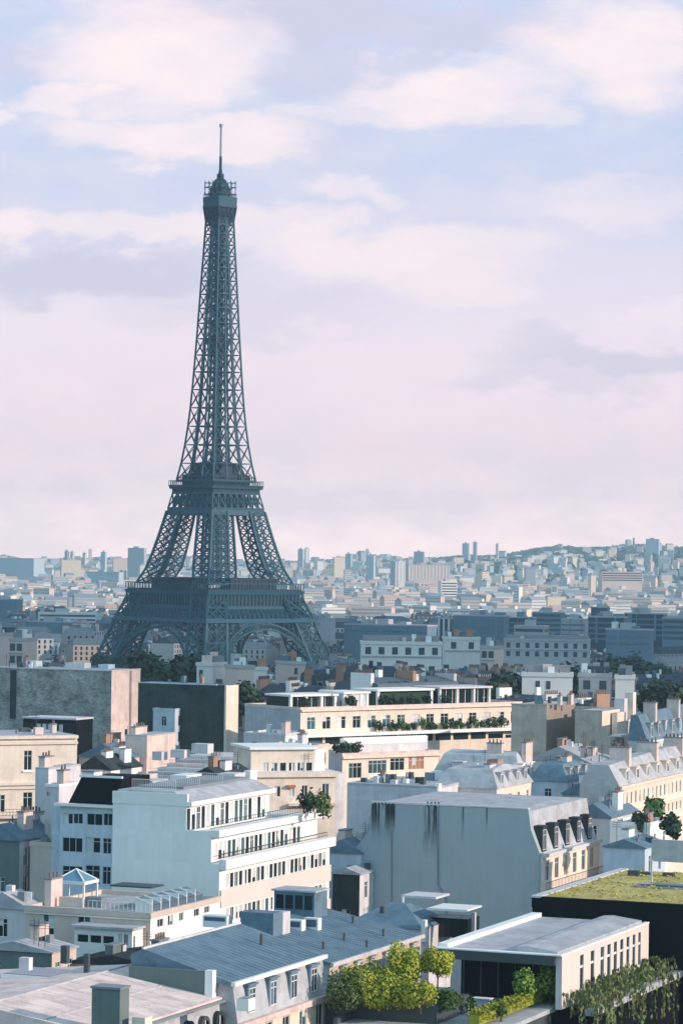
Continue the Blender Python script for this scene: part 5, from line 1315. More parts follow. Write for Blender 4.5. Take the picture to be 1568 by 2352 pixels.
    for (u, v, rx, h, n, lab) in ((1203, 2312, 1.35, 2.9, 700, 'bright green round shrub on the terrace, left of the pair beside the penthouse'), (1263, 2306, 1.25, 3.0, 700, 'bright green round shrub against the penthouse corner, right of the pair'), (1080, 2330, .6, .9, 160, 'low leafy shrub at the left edge of the penthouse terrace'), (1150, 2345, .7, .9, 160, 'low spiky shrub below the yellow hedge on the terrace')):
        q = gp(u, v, 40.1); shrub('terrace_shrub', lab, q, rx, h, n, .15, M_FRESH if 'round' in lab else M_MIDG, None, .3)
    q0 = gp(1088, 2345, 40.6); q1 = gp(1272, 2274, 40.6); L = (q1-q0).length
    t = thing('clipped_hedge', 'long clipped yellow-green hedge along the edge of the penthouse terrace', 'hedge', q0, math.atan2(q1.y-q0.y, q1.x-q0.x))
    rng = random.Random(4); bm = bmesh.new()
    box(bm, 0, L, -.42, .42, -.3, .42)
    for i in range(1500):
        f = rng.random(); x = rng.uniform(0, L); y = rng.uniform(-.62, .62); zz = rng.uniform(.36, .66)
        if f < .45: y = rng.choice((-1, 1))*rng.uniform(.4, .6); zz = rng.uniform(-.25, .58)
        r = rng.uniform(.08, .2); a = rng.uniform(0, 6.28); tl = rng.uniform(-.5, .5)
        bm.faces.new([bm.verts.new((x+r*cos(a+k), y+r*sin(a+k)*.8, zz + r*tl*cos(a+k)+.03*k)) for k in (0, 1.5, 3.0, 4.5)])
    obj('foliage', bm, M_HEDGE, t, norm=False)
    q = gp(1108, 2292, 40.85); t = thing('garden_table', 'white garden table on the shaded terrace', 'table', (q.x, q.y, 40.1), YAW0)
    bm = bmesh.new(); box(bm, -.75, .75, -.4, .4, .70, .76); obj('table_top', bm, M_WHITE2, t)
    for sx in (-.65, .65):
        for sy in (-.3, .3): bm = bmesh.new(); box(bm, sx-.03, sx+.03, sy-.03, sy+.03, 0, .70); obj('leg', bm, M_WHITE2, t)
    # trailing plants over the foot of the slit wall
    rng = random.Random(9)
    for k in range(9):
        u = 1312 + 20*k; v = 2316 - 9.6*k; q = gp(u, v, 40.0)
        t = thing('trailing_plant', 'tangle of trailing plants hanging over the ledge below the slit windows', 'plant', q, YAW0, 'trailing plants along the slit-windowed wall')
        bm = bmesh.new(); bs = bmesh.new()
        for s_ in range(22):
            x, y = rng.uniform(-.6, 2.2), rng.gauss(0, .9); top = rng.uniform(.2, 1.3); ln = rng.uniform(1.6, 5.2); out = rng.uniform(.2, 1.2)
            p = Vector((x, y, top))
            for j in range(int(ln/.16)):
                f = j*.16/ln; pt = p + Vector((out*min(1, f*2.2) + rng.gauss(0, .06), -out*.4*min(1, f*2.2) + rng.gauss(0, .06), .35*sin(min(1, f*3)*pi/2*2) - ln*f*f*.9))
                r = rng.uniform(.07, .17); a = rng.uniform(0, 6.28); nrm = Vector((rng.gauss(0,1), rng.gauss(0,1), rng.gauss(0,.6))).normalized(); tt = nrm.cross(Vector((0,0,1.01))).normalized(); ss = nrm.cross(tt)
                bm.faces.new([bm.verts.new(pt + tt*r*cx_ + ss*r*1.7*cy_) for cx_, cy_ in ((-1, 0), (0, -1), (1, 0), (0, 1))])
                if j % 3 == 0 and s_ % 3 == 0: bar(bs, pt, pt + Vector((0, 0, -.5)), .05)
        obj('foliage', bm, M_VINE, t, norm=False); obj('stems', bs, M_DRY, t)
    b = Bld('long low ledge building with a grey planter edge beneath the trailing plants', (1296, 2330, 39.6), 1240, D=26, W=4, name='planter_ledge', cat='ledge', z0=28)
    b.box('wall', M_BLACK, 0, b.W+2.4, 0, b.D, 0, b.H); b.box('planter', M_GREYW, b.W+1.6, b.W+2.5, 0, b.D, b.H+.003, b.H+.5); b.done()
    # ---- black building with the planted roof
    b = Bld('black clad building with a yellow-green planted roof at the right edge', (1222, 2060, 45.7), W=28, D=27, left=True, z0=18)
    z = b.z; W, D = b.W, b.D; e = b.H
    b.box('wall', M_BLACK, 0, W, 0, D, 0, e-.9); b.box('fascia', M_BLACK, -.05, W, -.08, D, e-.9+.003, e-.05); b.box('parapet', M_LILAC, -.1, .8, -.05, D, e-.047, e+.12); b.box('parapet', M_BLACK, .8, W, -.1, .45, e-.046, e+.06)
    b.box('green_roof', M_SEDUM, .8, W, .46, D-.5, e-.045, e+.03)
    rng = random.Random(8); bm = bmesh.new()
    for i in range(2600):
        x, y = rng.uniform(1, W-.3), rng.uniform(.6, D-.8)
        if sin(x*1.1)+sin(y*.9+x*.4) < -.3 and rng.random() < .7: continue
        r = rng.uniform(.08, .24); a = rng.uniform(0, 6.28); h = rng.uniform(.05, .3)
        bm.faces.new([bm.verts.new((x+r*cos(a+k), y+r*sin(a+k), e+.03+h*(.4 if k > 1 else 1))) for k in (0, 2.1, 4.2)])
    o = obj('sedum_tufts', bm, mat('sedum tufts', (0.40, 0.38, 0.09), rough=.9, var=.5, scale=.4, fine=.35), b.root, norm=False); o['kind'] = 'stuff'
    b.boxpx('roof_screen', M_GREYW, 1495, 1640, 1928, 1978, 292, .5); b.boxpx('rooflight', M_MGREY, 1446, 1640, 2036, 2052, 276, 2.6); b.boxpx('rooflight_glass', M_SKYL, 1470, 1640, 2030, 2036, 277, 1.6); b.boxpx('mast', M_LILAC, 1493, 1497, 1975, 2046, 281, .15)
    for (u, v) in ((1360, 2022), (1470, 2010), (1520, 2012), (1440, 2006)): b.boxpx('planter', M_DGREY, u, u+24, v-7, v+7, 286, .7)
    b.done()
    # ---- dark planter terrace with the sunlit shrubs
    b = Bld('dark grey planter terrace holding the sunlit shrubs at the bottom edge', (1003, 2318, 41.2), 748, D=7, name='planter_terrace', cat='planter', z0=26)
    b.block(m=M_DGREY); b.parapet(M_DGREY, 0, b.W, 0, b.D, b.H, .25, .2); b.done()
    rng = random.Random(12)
    for (u, v, rx, h, n, tr, d, m, lab) in ((800, 2308, 1.55, 2.9, 560, 0, 231, M_VINE, 'leftmost loose olive shrub in the dark planter'), (850, 2312, 1.9, 3.4, 760, 0, 231.5, M_LEAF2, 'broad bushy yellow-green shrub in the middle left of the dark planter'), (905, 2312, 1.5, 3.0, 560, 0, 230.6, M_LEAF2, 'bright shrub in the middle of the dark planter'),
                                            (928, 2300, 1.35, 4.3, 620, .6, 233, M_LEAF2, 'tall yellow-green shrub just left of the round-headed tree'), (1004, 2300, 1.35, 2.2, 560, 2.0, 234, M_LEAF2, 'small round-headed tree with a reddish trunk over the dark planter'), (965, 2316, 1.2, 2.3, 440, 0, 229.6, M_LEAF2, 'front right shrub in the dark planter below the round-headed tree'), (1028, 2312, 1.0, 1.6, 320, 0, 231, M_MIDG, 'rightmost low green shrub beside the dark planter')):
        rx *= 1.30; h *= .92; q = pd(u, v, d); shrub('tree' if 'tree with' in lab else 'shrub', lab, (q.x, q.y, 41.0), rx, h, int(n*5.5), .115, m, None, tr, cat='tree' if 'tree with' in lab else 'shrub')
    # ---- cream house at the left
    b = Bld('cream limestone house with a heavy cornice and tall casement windows at the left edge', (178, 1692, 50), -70, D=13, yaw=radians(24))
    z = b.z; W = b.W; F = b.block(m=M_CREAM)
    F.wpx('front', 56, 1724, 74, 1769); F.wpx('front', 54, 1820, 75, 1865); F.wpx('front', -30, 1724, -12, 1769); F.wpx('front', -6, 1826, 12, 1866)
    for (v0, v1, pr) in ((1690, 1697, .45), (1704, 1710, .3), (1797, 1803, .35), (1806, 1812, .25)):
        a, h0 = F.px('front', 60, v0); _, h1 = F.px('front', 60, v1); a2, _ = F.px('front', 176 if v0 < 1750 else 82, v0)
        b.box('cornice', M_CREAM, -.2, min(a2, W)+.15, -pr, -.003, h1, h0)
    a, h = F.px('front', 100, 1871); a2, _ = F.px('front', 58, 1871); b.box('balcony', M_PINK, 0, a2, -1.0, -.003, h-.35, h); b.rail((0, -.95, h), (a2, -.95, h), .9, 16)
    b.box('sill', M_WHITE, *(lambda p, q: (p[0]-.15, q[0]+.15))(F.px('front', 55, 1770), F.px('front', 75, 1770)), -.2, -.003, F.px('front', 60, 1774)[1], F.px('front', 60, 1770)[1])
    b.flat(M_ZINCL, 0, W, 0, b.D, b.H, .25); b.box('chimney', M_PINK, W*.65, W*.65+1.2, 2, 3, b.H, b.H+1.2); b.done(9)
    # ---- rubble stone wall
    b = Bld('big windowless rubble stone wall with a pink lit end at the left', (257, 1542, 52), -40, 323)
    z = b.z; W, D = b.W, b.D; F = b.block(m=M_STONE, faces={'right': M_PINK})
    F.wpx('right', 287, 1668, 294, 1690, 'plain', M_TAUPE)
    b.box('coping', M_LILAC, -.1, W+.15, -.15, .35, b.H+.003, b.H+.22); b.box('coping', M_PINK, W-.3, W+.15, .36, D, b.H+.003, b.H+.2); b.flat(M_ZINCL, 0, W-.3, .4, D, b.H, .1)
    a, h = F.px('front', 26, 1560); a2, _ = F.px('front', 38, 1560); b.box('recess_shade', M_SLATE, a, a2, -.35, -.003, F.px('front', 26, 1650)[1], b.H-.3)  # dark strip in place of a recess, its shade put into the colour
    b.box('pilaster', M_PINK, W+.003, W+.5, D*.62, D*.70, 0, b.H-.1)
    b.boxpx('roof_house', M_LILAC, 150, 196, 1522, 1542, 622, 3); b.boxpx('roof_house', M_WHITE, 60, 84, 1518, 1542, 625, 3); b.boxpx('roof_house', M_BLUEW, 226, 250, 1526, 1542, 620, 3)
    b.done(10)
    b = Bld('low dark glazed roof lantern in front of the rubble stone wall', (175, 1654, 44.5), 54, D=7, name='roof_lantern', cat='roof lantern')
    F = b.block(m=M_BLACK); F.row('front', 58, 1660, 1680, 172, 9, .86, ('plain',), M_DGREY); b.flat(M_LILAC, -.2, b.W+.2, -.3, b.D, b.H, .3); b.done()
    # ---- ivy covered wall with lit chimney end
    b = Bld('very dark ivy covered wall with a sunlit cream chimney end', (520, 1575, 51), 318, 548)
    b.block(m=M_DARKW, faces={'right': M_CREAM}); b.box('coping', M_BLUEW, 0, b.W-2, -.1, .4, b.H+.003, b.H+.2); b.box('chimney_end', M_CREAM, b.W-.35, b.W+.02, -.03, .45, 0, b.H+.1); b.flat(M_ZINC, 0, b.W-.4, .5, b.D, b.H, .15); b.done(8)
    # ---- long cream terraced building
    b = Bld('long cream terraced apartment building with planted balcony and white penthouses', (690, 1631, 48), None, 1198, D=16, yaw=radians(40), left=True)
    z = b.z; W, D = b.W, b.D; e = b.H; F = b.block(m=M_CREAM, faces={'left': M_GREYW})
    F.row('front', 697, 1648, 1676, 1196, 15, .52, ('std', 'std', 'blind', 'std', 'std'), fr=M_WHITE2)
    F.row('front', 700, 1694, 1712, 1196, 12, .86, ('plain',), M_DGREY)
    b.parapet(M_PINK, 0, W, 0, D, e, .5)
    a, h = F.px('front', 700, 1684); b.box('balcony', M_WHITE, .2, W+.5, -1.7, -.003, h-.7, h-.1)
    b.box('sunshade', M_CREAM, 0, W, -.5, -.003, e-.3, e+.05)
    rng = random.Random(2)
    hb = h
    b.done(14)
    FB = F
    for k in range(22):
        f = .30 + .62*(k+rng.random())/22; u = 690+f*508; s = rng.uniform(.75, 1.5)
        O, ex, n, L, rz = FB.frame('front'); loc = Vector((W*f, -.9, hb-.1)); wp = b.R @ loc + b.O
        shrub('balcony_shrub', 'dark green shrub in a pot on the long cream balcony', wp, s*.75, s*1.35, 110, .22, M_MIDG if k % 3 else M_LEAF, 'potted shrubs on the long cream balcony')
    b2 = b
    for (f0, f1, hh, m, lab, open_) in ((.0, .20, 2.6, M_WHITE, 'white framed penthouse at the left end of the long cream roof', 1), (.23, .34, 2.9, M_WHITE, 'small white solid penthouse on the long cream roof', 0), (.38, .63, 3.2, M_WHITE, 'white framed planted pergola in the middle of the long cream roof', 2), (.66, .90, 3.4, M_LILAC, 'glazed white penthouse at the right end of the long cream roof', 1)):
        t = thing('penthouse', lab, 'penthouse', b.R @ Vector((W*f0, 3.0, e)) + b.O, b.yaw); w = W*(f1-f0)
        bm = bmesh.new(); box(bm, -.2, w+.2, -.4, 7, hh-.35, hh); obj('roof', bm, m, t)
        for x in ([0, w-.5] if open_ == 2 else [0, w*.33, w*.66, w-.5]): bm = bmesh.new(); box(bm, x, x+.5, -.1, .4, 0, hh-.35); obj('pier', bm, m, t)
        bm = bmesh.new(); box(bm, .02, w-.02, .5 if open_ else .05, 6.8, 0, hh-.36); obj('wall', bm, M_GLASS if open_ == 1 else (M_LEAF if open_ == 2 else M_LILAC), t)
        if open_ == 1:
            for i in range(int(w/1.6)): bm = bmesh.new(); box(bm, 1.6*i+.5, 1.6*i+.58, .42, .52, 0, hh-.4); obj('mullion', bm, M_WHITE2, t)
    for k in range(9):
        f = (.02, .21, .22, .36, .37, .41, .48, .55, .64)[k]; wp = b.R @ Vector((W*f+1.5, 1.6, e)) + b.O
        shrub('roof_shrub', 'dark shrub on the roof terrace between the white penthouses', wp, 1.2, 2.0, 150, .28, M_LEAF, 'shrubs between the white penthouses')
    # lower wing of it
    b = Bld('lower cream wing with brown shutters and a pale parapet below the long terraced building', (786, 1736, 43.2), None, 1008, D=9, yaw=radians(38), left=True)
    z = b.z; W = b.W; e = b.H; F = b.block(m=M_CREAM, faces={'left': M_LILAC})
    for r, st in (((801, 1753, 830, 1788), 'std'), ((846, 1747, 887, 1777), 'std'), ((896, 1742, 928, 1770), 'std'), ((938, 1739, 973, 1768), 'shut')): F.wpx('front', *r, st)
    F.row('front', 800, 1802, 1830, 1000, 6, .6)
    b.box('cornice', M_CREAM, -.2, W+.3, -.5, -.003, e-.5, e-.1); a, h = F.px('front', 853, 1784); a2, _ = F.px('front', 948, 1780); b.box('balcony', M_CREAM, a, a2, -1.2, -.003, h-.9, h-.1)
    b.parapet(M_PINK, 0, W, 0, b.D, e, .4); b.box('terrace_wall', M_LILAC, W*.10, W, 3.0, 3.4, e, e+2.6); b.box('terrace_screen', M_WHITE, W*.12, W*.98, 2.9, 2.97, e+1.5, e+2.7); b.done()
    for k in range(5): shrub('terrace_shrub', 'dark shrub on the terrace of the lower cream wing', b.R @ Vector((W*.02+1.1*k, 2.0, e)) + b.O, .9, 1.8, 140, .25, M_LEAF, 'shrubs on the lower cream wing')
    # ---- taupe windowless building with a deep light well
    b = Bld('taupe windowless building with a deep dark light well and a bright lit right side', (1402, 1622, 49.8), 1174, 1440)
    z = b.z; W, D = b.W, b.D; e = b.H
    F0 = b.block(m=M_TAUPE); xL, _ = F0.px('front', 1254, 1650); xR, _ = F0.px('front', 1320, 1650); xs, zs = F0.px('front', 1381, 1692); b.blocks.clear()
    b.block(x1=xL, y1=17, z1=e-.25, m=M_TAUPE, faces={'right': M_TAUPESHADE}); b.block(x0=xR, x1=xs, y1=16.4, z1=e-1.0, m=M_TAUPE, faces={'right': M_CREAM})
    R = b.block(x0=xs+.002, x1=W, y0=.0, z1=zs, m=M_TAUPE, faces={'right': M_CREAM}); b.box('back_wall', M_TAUPE, xL, xR, 16.5, 17, 0, e-1)
    R.row('right', 1405, 1700, 1722, 1436, 3, .5); R.row('right', 1405, 1734, 1752, 1436, 3, .4, ('shut',))
    b.box('coping', M_TAUPE, -.1, xL+.1, -.1, .4, e-.247, e-.05); b.box('coping', M_GREYW, xR-.1, xs+.1, -.1, .4, e-.997, e-.8)
    b.boxpx('chimney', M_LILAC, 1410, 1432, 1604, 1660, 548, 2); b.boxpx('chimney', M_CREAM, 1434, 1452, 1590, 1650, 552, 2)
    b.box('loggia', M_WHITE, W-.8, W+1.0, 3, 8, zs-.1, zs+.2); b.box('upper_wall', M_CREAM, xs+.3, W-.3, 5, D, zs, e-1.4); b.done(6)
    # ---- mansard row at the right edge
    b = Bld('grey mansard row with slanting dormers and a pale lit facade at the right edge', (1486, 1703, 44.5), 1440, D=70)
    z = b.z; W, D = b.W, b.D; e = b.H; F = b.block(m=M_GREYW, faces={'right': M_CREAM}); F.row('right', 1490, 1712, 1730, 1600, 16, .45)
    b.frustum('mansard', M_ZINC, 0, W, 0, D, e+.004, e+4.4, (.5, 1.8, .2, .2), .8); b.dormers(W-.2, 1.5, D, 15, e+.5, e+3.0, 1.6, 1.5, M_ZINCL)
    b.box('gutter', M_WHITE, W-.2, W+.4, 0, D, e-.3, e)
    for k in range(4): b.chimney(1.0, 3.2, 6+15*k, 7+15*k, e+3, e+6.3, 4, M_PINK, 'x')
    b.done()
    # ---- sunlit cream facade on the right
    b = Bld('long sunlit cream facade with brown shuttered windows running away at the right edge', (1420, 1806, 46.5), 1330, D=60, )
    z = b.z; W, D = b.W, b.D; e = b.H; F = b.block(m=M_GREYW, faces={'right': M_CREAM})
    F.row('right', 1424, 1824, 1852, 1625, 22, .40, ('shut', 'std', 'std', 'blind')); F.row('right', 1424, 1868, 1894, 1625, 22, .40, ('std', 'blind', 'shut')); F.row('right', 1424, 1912, 1940, 1625, 22, .40, ('std',))
    for zz in (e-.35, e-3.7, e-6.3): b.box('cornice', M_CREAM, W+.003, W+.45, 0, D, zz, zz+.3)
    b.frustum('roof', M_ZINCL, 0, W+.1, 0, D, e+.004, e+2.6, (1.2, 1.6, .3, .3), .8); b.dormers(W-.1, 2, D, 12, e+.3, e+1.9, 1.4, 1.3, M_CREAM)
    for k in range(4): b.chimney(1.5, 4.2, 8+13*k, 9+13*k, e+1.8, e+4.4, 5, M_PINK, 'x')
    b.done()
    # ---- rounded white building in the centre
    b = Bld('cream building with a set back white top floor and a rounded corner in the centre', (571, 1777, 46.3), None, 770, D=13, yaw=radians(18), left=True)
    z = b.z; W = b.W; e = b.H; F = b.block(m=M_CREAM)
    for r, st in (((662, 1804, 676, 1830), 'std'), ((693, 1804, 706, 1830), 'std'), ((740, 1800, 755, 1827), 'std'), ((600, 1806, 614, 1830), 'std'), ((630, 1806, 644, 1830), 'blind'), ((695, 1852, 708, 1878), 'std'), ((740, 1850, 754, 1876), 'std')): F.wpx('front', *r, st)
    p, h = F.px('front', 660, 1803); b.box('window_awning', M_ORANGE, p-.1, p+1.0, -.5, -.003, h-.35, h)
    _, hh = F.px('front', 690, 1845); b.box('balcony', M_PINK, W*.45, W+.3, -.8, -.003, hh-.3, hh); b.box('cornice', M_CREAM, -.2, W+.3, -.4, -.003, e-.5, e+.1)
    T = b.block(x0=.7, x1=W-2.5, y0=1.4, y1=10, z0=e, z1=e+3.1, m=M_CREAM, name='top_floor'); T.row('front', 600, 1752, 1772, 720, 6, .7, ('blind', 'std', 'plain')); b.box('roof_edge', M_WHITE, .4, W-2.2, .9, 10.3, e+3.103, e+3.45)
    bm = bmesh.new(); prism_xy(bm, [(W-2.5, 1.4)] + [(W-2.5+1.9*sin(pi/2*i/8), 3.3-1.9*cos(pi/2*i/8)) for i in range(9)] + [(W-.6, 9), (W-2.5, 9)], e, e+3.1); obj('rounded_corner', bm, M_WHITE, b.root)
    bm = bmesh.new(); prism_xy(bm, [(W+.002, 0)] + [(W+1.8*sin(pi/2*i/8), 1.8-1.8*cos(pi/2*i/8)) for i in range(9)] + [(W+1.8, b.D), (W+.002, b.D)], 0, e-.1); obj('rounded_corner', bm, M_LILAC, b.root)
    b.flat(M_LILAC, 0, W, 0, b.D, e, .15); b.done(5)
    # ---- stepped pale roof left of it
    b = Bld('pale stepped terrace roofs with many level edges in the centre left', (572, 1790, 44.5), 338, D=20)
    z = b.z; W = b.W; e = b.H; b.block(m=M_PINK)
    for k in range(5):
        y0 = 2.5*k+.3; b.box('roof_step', [M_ZINCL, M_LILAC, M_PINKR][k % 3], .3*k, W-.5*k, y0, 19.5, e+.45*k+.003, e+.45*(k+1)); b.rail((.4+.3*k, y0+.05, e+.45*(k+1)), (W-.6-.5*k, y0+.05, e+.45*(k+1)), .5, 30, M_WHITE2)
    for (u0, u1, vt, vb) in ((392, 424, 1722, 1740), (440, 478, 1708, 1730), (470, 482, 1752, 1766), (350, 372, 1726, 1746)): b.boxpx('roof_box', M_LILAC, u0, u1, vt, vb, 428, 2)
    b.done()
    b = Bld('pink blank chimney wall house right of the cream house', (338, 1692, 48.5), 288, D=10); b.block(m=M_PINK); b.flat(M_ZINCL, 0, b.W, 0, b.D, b.H, .2); b.chimney(.4, 1.2, 1, 5, b.H, b.H+1.2, 5); b.done()
    # ---- grey hipped roof with lit dormers
    b = Bld('grey hipped roof house with pale lit dormers right of the lower cream wing', (1196, 1796, 44.2), 985, 1232)
    z = b.z; W, D = b.W, b.D; e = b.H; F = b.block(m=M_TAUPE, faces={'right': M_CREAM}); F.row('right', 1199, 1806, 1828, 1230, 4, .45)
    b.frustum('roof', M_GREYW, 0, W, 0, D, e+.004, e+3.4, (1.4, 1.5, 2.2, 1.0), .6); b.dormers(W-.1, .8, D-.5, 3, e+.4, e+2.4, 1.4, 1.3, M_WHITE); b.chimney(W*.55, W*.55+2.2, 3, 3.8, e+2, e+5.0, 4, M_PINK, 'x'); b.chimney(W*.9, W*.9+.7, 4, 7, e+2, e+5.2, 4); b.dormers(.0, 2, W-3, 2, e+.6, e+2.4, 2.0, 1.6, M_LILAC, side='front'); b.done()

    # ---- ordinary roofs that fill the gaps
    def roofhouse(label, corner, uL, D, wall, roof, rise=2.0, right=None, ch=1, kind='gable', chm=None, yaw=None, wins=True):
        b = Bld(label, corner, uL, D=D, yaw=yaw, name='zinc_roofed_house', cat='house'); W = b.W; e = b.H
        F = b.block(m=wall, faces={'right': right or wall})
        if wins:
            for k in range(2):
                n = max(2, int(D/3.0))
                for i in range(n): F.win('right', D*(i+.5)/n-.5, e-2.8-3*k, 1.0, 1.9)
                n = max(1, int(W/3.4))
                for i in range(n):
                    if RW.random() < .7: F.win('front', W*(i+.5)/n-.5, e-2.8-3*k, 1.0, 1.8)
        if kind == 'gable': b.prof('roof', roof, [(-.15, e+.004), (W+.2, e+.004), (W+.2, e+.12), (W*.5, e+rise), (-.15, e+.12)], -.2, D+.2); b.seams(W+.1, e+.13, W*.5, e+rise, 0, D, 1.0, roof)
        elif kind == 'hip': b.frustum('roof', roof, -.15, W+.2, -.2, D+.2, e+.004, e+rise, (1.2, 1.2, 1.4, 1.4), .5); b.dormers(W+.0, .8, D-.6, max(2, int(D/3.2)), e+.25, e+rise-.35, 1.0, 1.2, M_ZINCL)
        else: b.flat(roof, 0, W, 0, D, e, .2); b.parapet(wall, 0, W, 0, D, e, .5)
        for k in range(ch):
            x = W*(.2+.6*RW.random()); y = 1+ (D-3)*RW.random(); b.chimney(x-.4, x+.4, y, y+2.2, e, e+rise+RW.uniform(.4, 1.2), RW.choice([0, 0, 3, 4]), chm or RW.choice([M_PINK, M_LILAC, M_BRICK, M_WHITE]))
        if RW.random() < .6: x = W*RW.uniform(.3, .6); b.box('roof_vent', M_LILAC, x, x+.7, D*.4, D*.4+.7, e, e+rise+.5)
        for k in range(RW.randrange(3, 7)):
            x = W*RW.uniform(.08, .9); y = D*RW.uniform(.1, .85); zz = e + rise*(1-abs(x/W-.5)*2)*.9 if kind != 'flat' else e
            q = RW.random()
            if q < .4: b.box('roof_vent', RW.choice([M_MGREY, M_WHITE2, M_DGREY]), x, x+RW.uniform(.3, 1.1), y, y+RW.uniform(.3, 1.0), zz-.3, zz+RW.uniform(.3, .9))
            elif q < .7: bm = bmesh.new(); tube(bm, (x, y, zz-.4), (x, y, zz+RW.uniform(.5, 1.3)), .07, .07, 6); obj('vent_pipe', bm, M_DGREY, b.root)
            else: bm = bmesh.new(); bar(bm, (x, y, zz-.3), (x, y, zz+2.6), .05); [bar(bm, (x-.5, y, zz+1.8+.25*i), (x+.5, y, zz+1.8+.25*i), .035) for i in range(3)]; obj('aerial', bm, M_DGREY, b.root)
        b.done(); return b
    RH = roofhouse
    RH('grey green plastered house at the far left edge below the cream house', (46, 1932, 44), -40, 12, M_DKGREEN, M_ZINC, 1.8, M_LILAC, 2)
    RH('small blue zinc roof left of the gazebo', (98, 1950, 42.5), 42, 9, M_BLUEW, M_ZINC, 1.6, M_BEIGE, 1)
    RH('low pale wall with a beige gable left of the gazebo', (118, 1946, 43.4), 70, 5, M_BEIGE, M_SLATE, .8, M_LILAC, 0, 'flat', wins=False)
    RH('lilac zinc roof at the left edge above the textured wall', (120, 2190, 38.4), -50, 5, M_DKGREEN, M_ZINCL, .9, M_BEIGE, 1)
    RH('pale roof with a dark gable window at the left edge beside the french window', (66, 2090, 40.3), -50, 3.5, M_LILAC, M_ZINCL, 1.6, M_LILAC, 0)
    RH('dark weathered roof between the annexe and the pink roof', (372, 2226, 37.0), 150, 8, M_TAUPE, M_SLATE, 1.0, M_TAUPE, 2, chm=M_DKGREEN)
    RH('small slate house with white chimneys right of the cream house', (255, 1770, 45), 180, 10, M_WHITE, M_SLATE, 2.0, M_WHITE, 3, chm=M_WHITE)
    RH('low roof with white attic boxes behind the small slate house', (292, 1742, 45.5), 182, 9, M_TAUPE, M_ZINC, 2.0, M_BEIGE, 2)
    RH('blue zinc roof at the foot of the dark ivy covered wall', (455, 1652, 44.5), 330, 12, M_BEIGE, M_ZINC, 2.2, M_CREAM, 2)
    RH('dark blue boxy roof left of the blue zinc roof under the ivy covered wall', (402, 1634, 46), 352, 8, M_BLUEW, M_ZINC, .6, M_BLUEW, 0, 'flat')
    RH('pale roof with white ridge below the grey cement gable', (655, 1692, 45.5), 560, 10, M_LILAC, M_ZINCL, 1.2, M_WHITE, 1, 'flat')
    RH('dark roofed house behind the white rooftop plant of the terraced building', (520, 1792, 46), 430, 10, M_GREYW, M_SLATE, 1.6, M_PINK, 2)
    0 and RH('rosy chimneyed house between the rounded building and the lilac wall', (792, 1898, 45), 700, 4, M_LILAC, M_ZINC, 1.0, M_LILAC, 1, wins=False)
    RH('blue zinc roofed courtyard house between the white terraces and the grey wall', (828, 1962, 41), 740, 10, M_BLUEW, M_ZINC, 1.6, M_LILAC, 1)
    RH('narrow courtyard house with a white eave beside the grey wall', (826, 2010, 39), 764, 8, M_DARKW, M_ZINCL, .8, M_LILAC, 0)
    RH('lilac hipped roof just behind the top of the grey wall', (1140, 1812, 46.6), 1000, 14, M_LILAC, M_ZINCL, 2.2, M_CREAM, 2, 'hip')
    RH('blue hipped roof right of the hip roofed house', (1300, 1796, 44.6), 1216, 12, M_BLUEW, M_ZINC, 2.2, M_LILAC, 2, 'hip')
    RH('grey roof with a long row of chimney pots below the taupe building', (1402, 1776, 44.6), 1262, 12, M_PINK, M_ZINCL, 2.0, M_CREAM, 3)
    RH('blue zinc roof in the dip left of the sunlit cream facade', (1398, 1828, 43.6), 1290, 12, M_GREYW, M_ZINC, 2.0, M_BEIGE, 2)
    RH('low zinc roofed house behind the slit-dormered mansard', (1402, 1880, 43), 1320, 12, M_LILAC, M_ZINC, 1.8, M_PINK, 2)
    RH('pale lilac roof between the taupe building and the cream facade', (1500, 1776, 44.5), 1400, 14, M_PINK, M_ZINCL, 2.0, M_CREAM, 2)
    RH('lit pale house with white attic boxes over the black building', (1492, 1900, 44), 1400, 8, M_WHITE, M_MGREY, .8, M_WHITE, 1, 'flat')
    RH('blue glazed roof house left of the roof screen', (1480, 1950, 43.5), 1385, 8, M_BLUEW, M_ZINC, 1.0, M_BLUEW, 1)
    RH('lilac roofed house over the long chimney pot row', (1350, 1750, 45), 1216, 10, M_LILAC, M_ZINCL, 2.2, M_PINK, 2)
    RH('rosy house in front of the long cream balcony', (700, 1722, 45), 590, 10, M_PINK, M_ZINCL, .9, M_CREAM, 1, 'flat')
    RH('low grey roof at the bottom edge left of the dark planter', (760, 2352, 37), 600, 10, M_TAUPE, M_ZINCL, 1.0, M_CREAM, 1)
    RH('blue roof at the bottom edge below the penthouse terrace', (1300, 2352, 36.5), 1050, 8, M_DGREY, M_ZINC, .8, M_DGREY, 0)
    for (u, v, d, rx, h, m, lab) in ((1500, 1878, 372, 1.5, 3.2, M_MIDG, 'green tree in front of the sunlit cream facade'), (1545, 1905, 350, 1.6, 3.0, M_LEAF, 'dark tree under the sunlit cream facade at the right edge'), (1470, 1900, 360, 1.2, 2.2, M_LEAF, 'low dark tree beside the lit pale house')):
        q = pd(u, v, d); t = shrub('courtyard_tree', lab, (q.x, q.y, q.z-h*.6), rx, h, 300, .4, m, None, .8, cat='tree')
# ------------------------------------------------------------------ run
build_landmarks()
build_foreground()
build_trees()
build_town()
build_far()

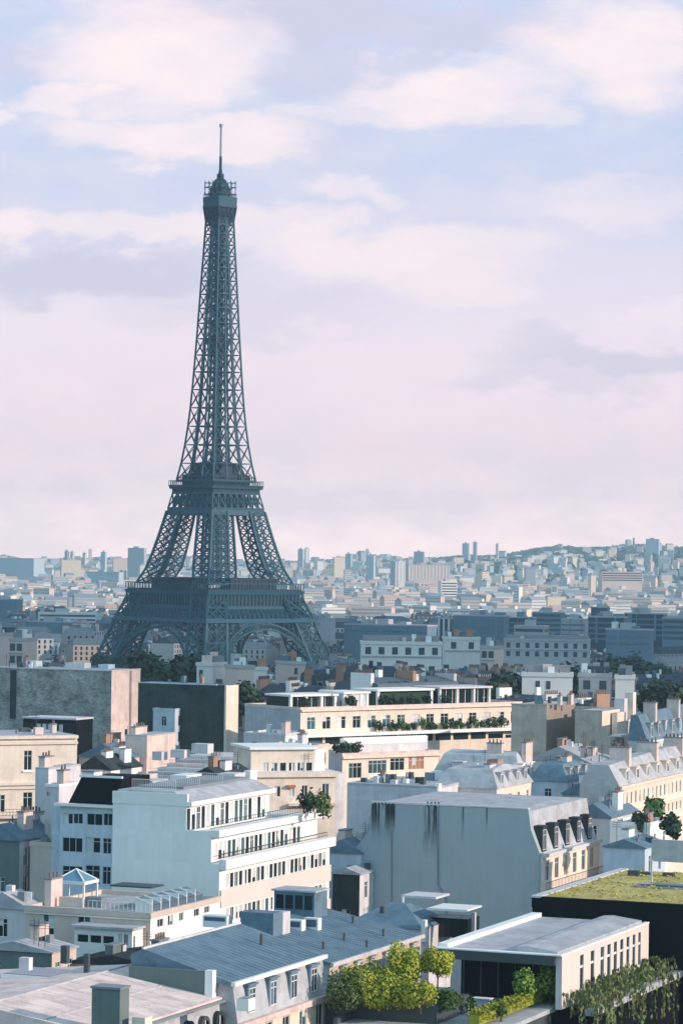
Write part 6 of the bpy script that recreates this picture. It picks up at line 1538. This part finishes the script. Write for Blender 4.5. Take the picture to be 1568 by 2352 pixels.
def build_shade_cloud():
    # cumulus bank added out of view to the west to shade the middle distance
    rng = random.Random(31); bm = bmesh.new()
    def puff(c, rx, ry, rz):
        r = bmesh.ops.create_icosphere(bm, subdivisions=2, radius=1.0)
        ph = rng.uniform(0, 9)
        for v in r['verts']:
            k = 1 + .12*sin(v.co.x*5+ph) + .10*sin(v.co.y*6+ph*2) + .08*sin(v.co.z*7+ph)
            v.co = Vector((c[0]+v.co.x*rx*k, c[1]+v.co.y*ry*k, c[2]+max(v.co.z, -.35)*rz*k))
    g0, g1 = Vector((2150, 1010, 0)), Vector((3070, 709, 0)); gd = (g1-g0).normalized(); gl = (g1-g0).length  # gap shaped so that sunlight reaches the tower
    for i in range(21):
        for j in range(15):
            x = 2060 + 1370*(j+.5)/15 + rng.uniform(-30, 30); y = CL_Y0 + (CL_Y1-CL_Y0)*(i+.5)/21 + rng.uniform(-25, 25)
            w = Vector((x, y, 0)) - g0; k = max(0, min(gl, w.dot(gd))); r = rng.uniform(80, 105)
            if (w - gd*k).length < r*1.1 + 62: continue
            puff((x, y, 1120), r, r*.95, rng.uniform(40, 90))
    o = obj('shade_cloud', bm, mat('cloud vapour', (0.85, 0.85, 0.86), rough=1.0, var=0.05), norm=False); o['kind'] = 'structure'
    for p in o.data.polygons: p.use_smooth = True
CL_Y0, CL_Y1 = -255.0, 1500.0
build_shade_cloud()
# ------------------------------------------------------------------ the air between
def build_haze():
    m = bpy.data.materials.new('haze air'); m.use_nodes = True
    N = m.node_tree.nodes; L = m.node_tree.links
    for n in list(N):
        if n.type == 'BSDF_PRINCIPLED': N.remove(n)
    v = N.new('ShaderNodeVolumePrincipled'); v.inputs['Color'].default_value = (0.58, 0.83, 1.0, 1); v.inputs['Density'].default_value = HAZE_D; v.inputs['Anisotropy'].default_value = 0.0
    L.new(v.outputs[0], [n for n in N if n.type == 'OUTPUT_MATERIAL'][0].inputs['Volume'])
    bm = bmesh.new(); box(bm, -6000, 6000, -600, 12500, -60, 345)
    o = obj('haze', bm, m); o['kind'] = 'stuff'; o['label'] = 'pale haze in the air over the city'
HAZE_D = 9.0e-5
build_haze()
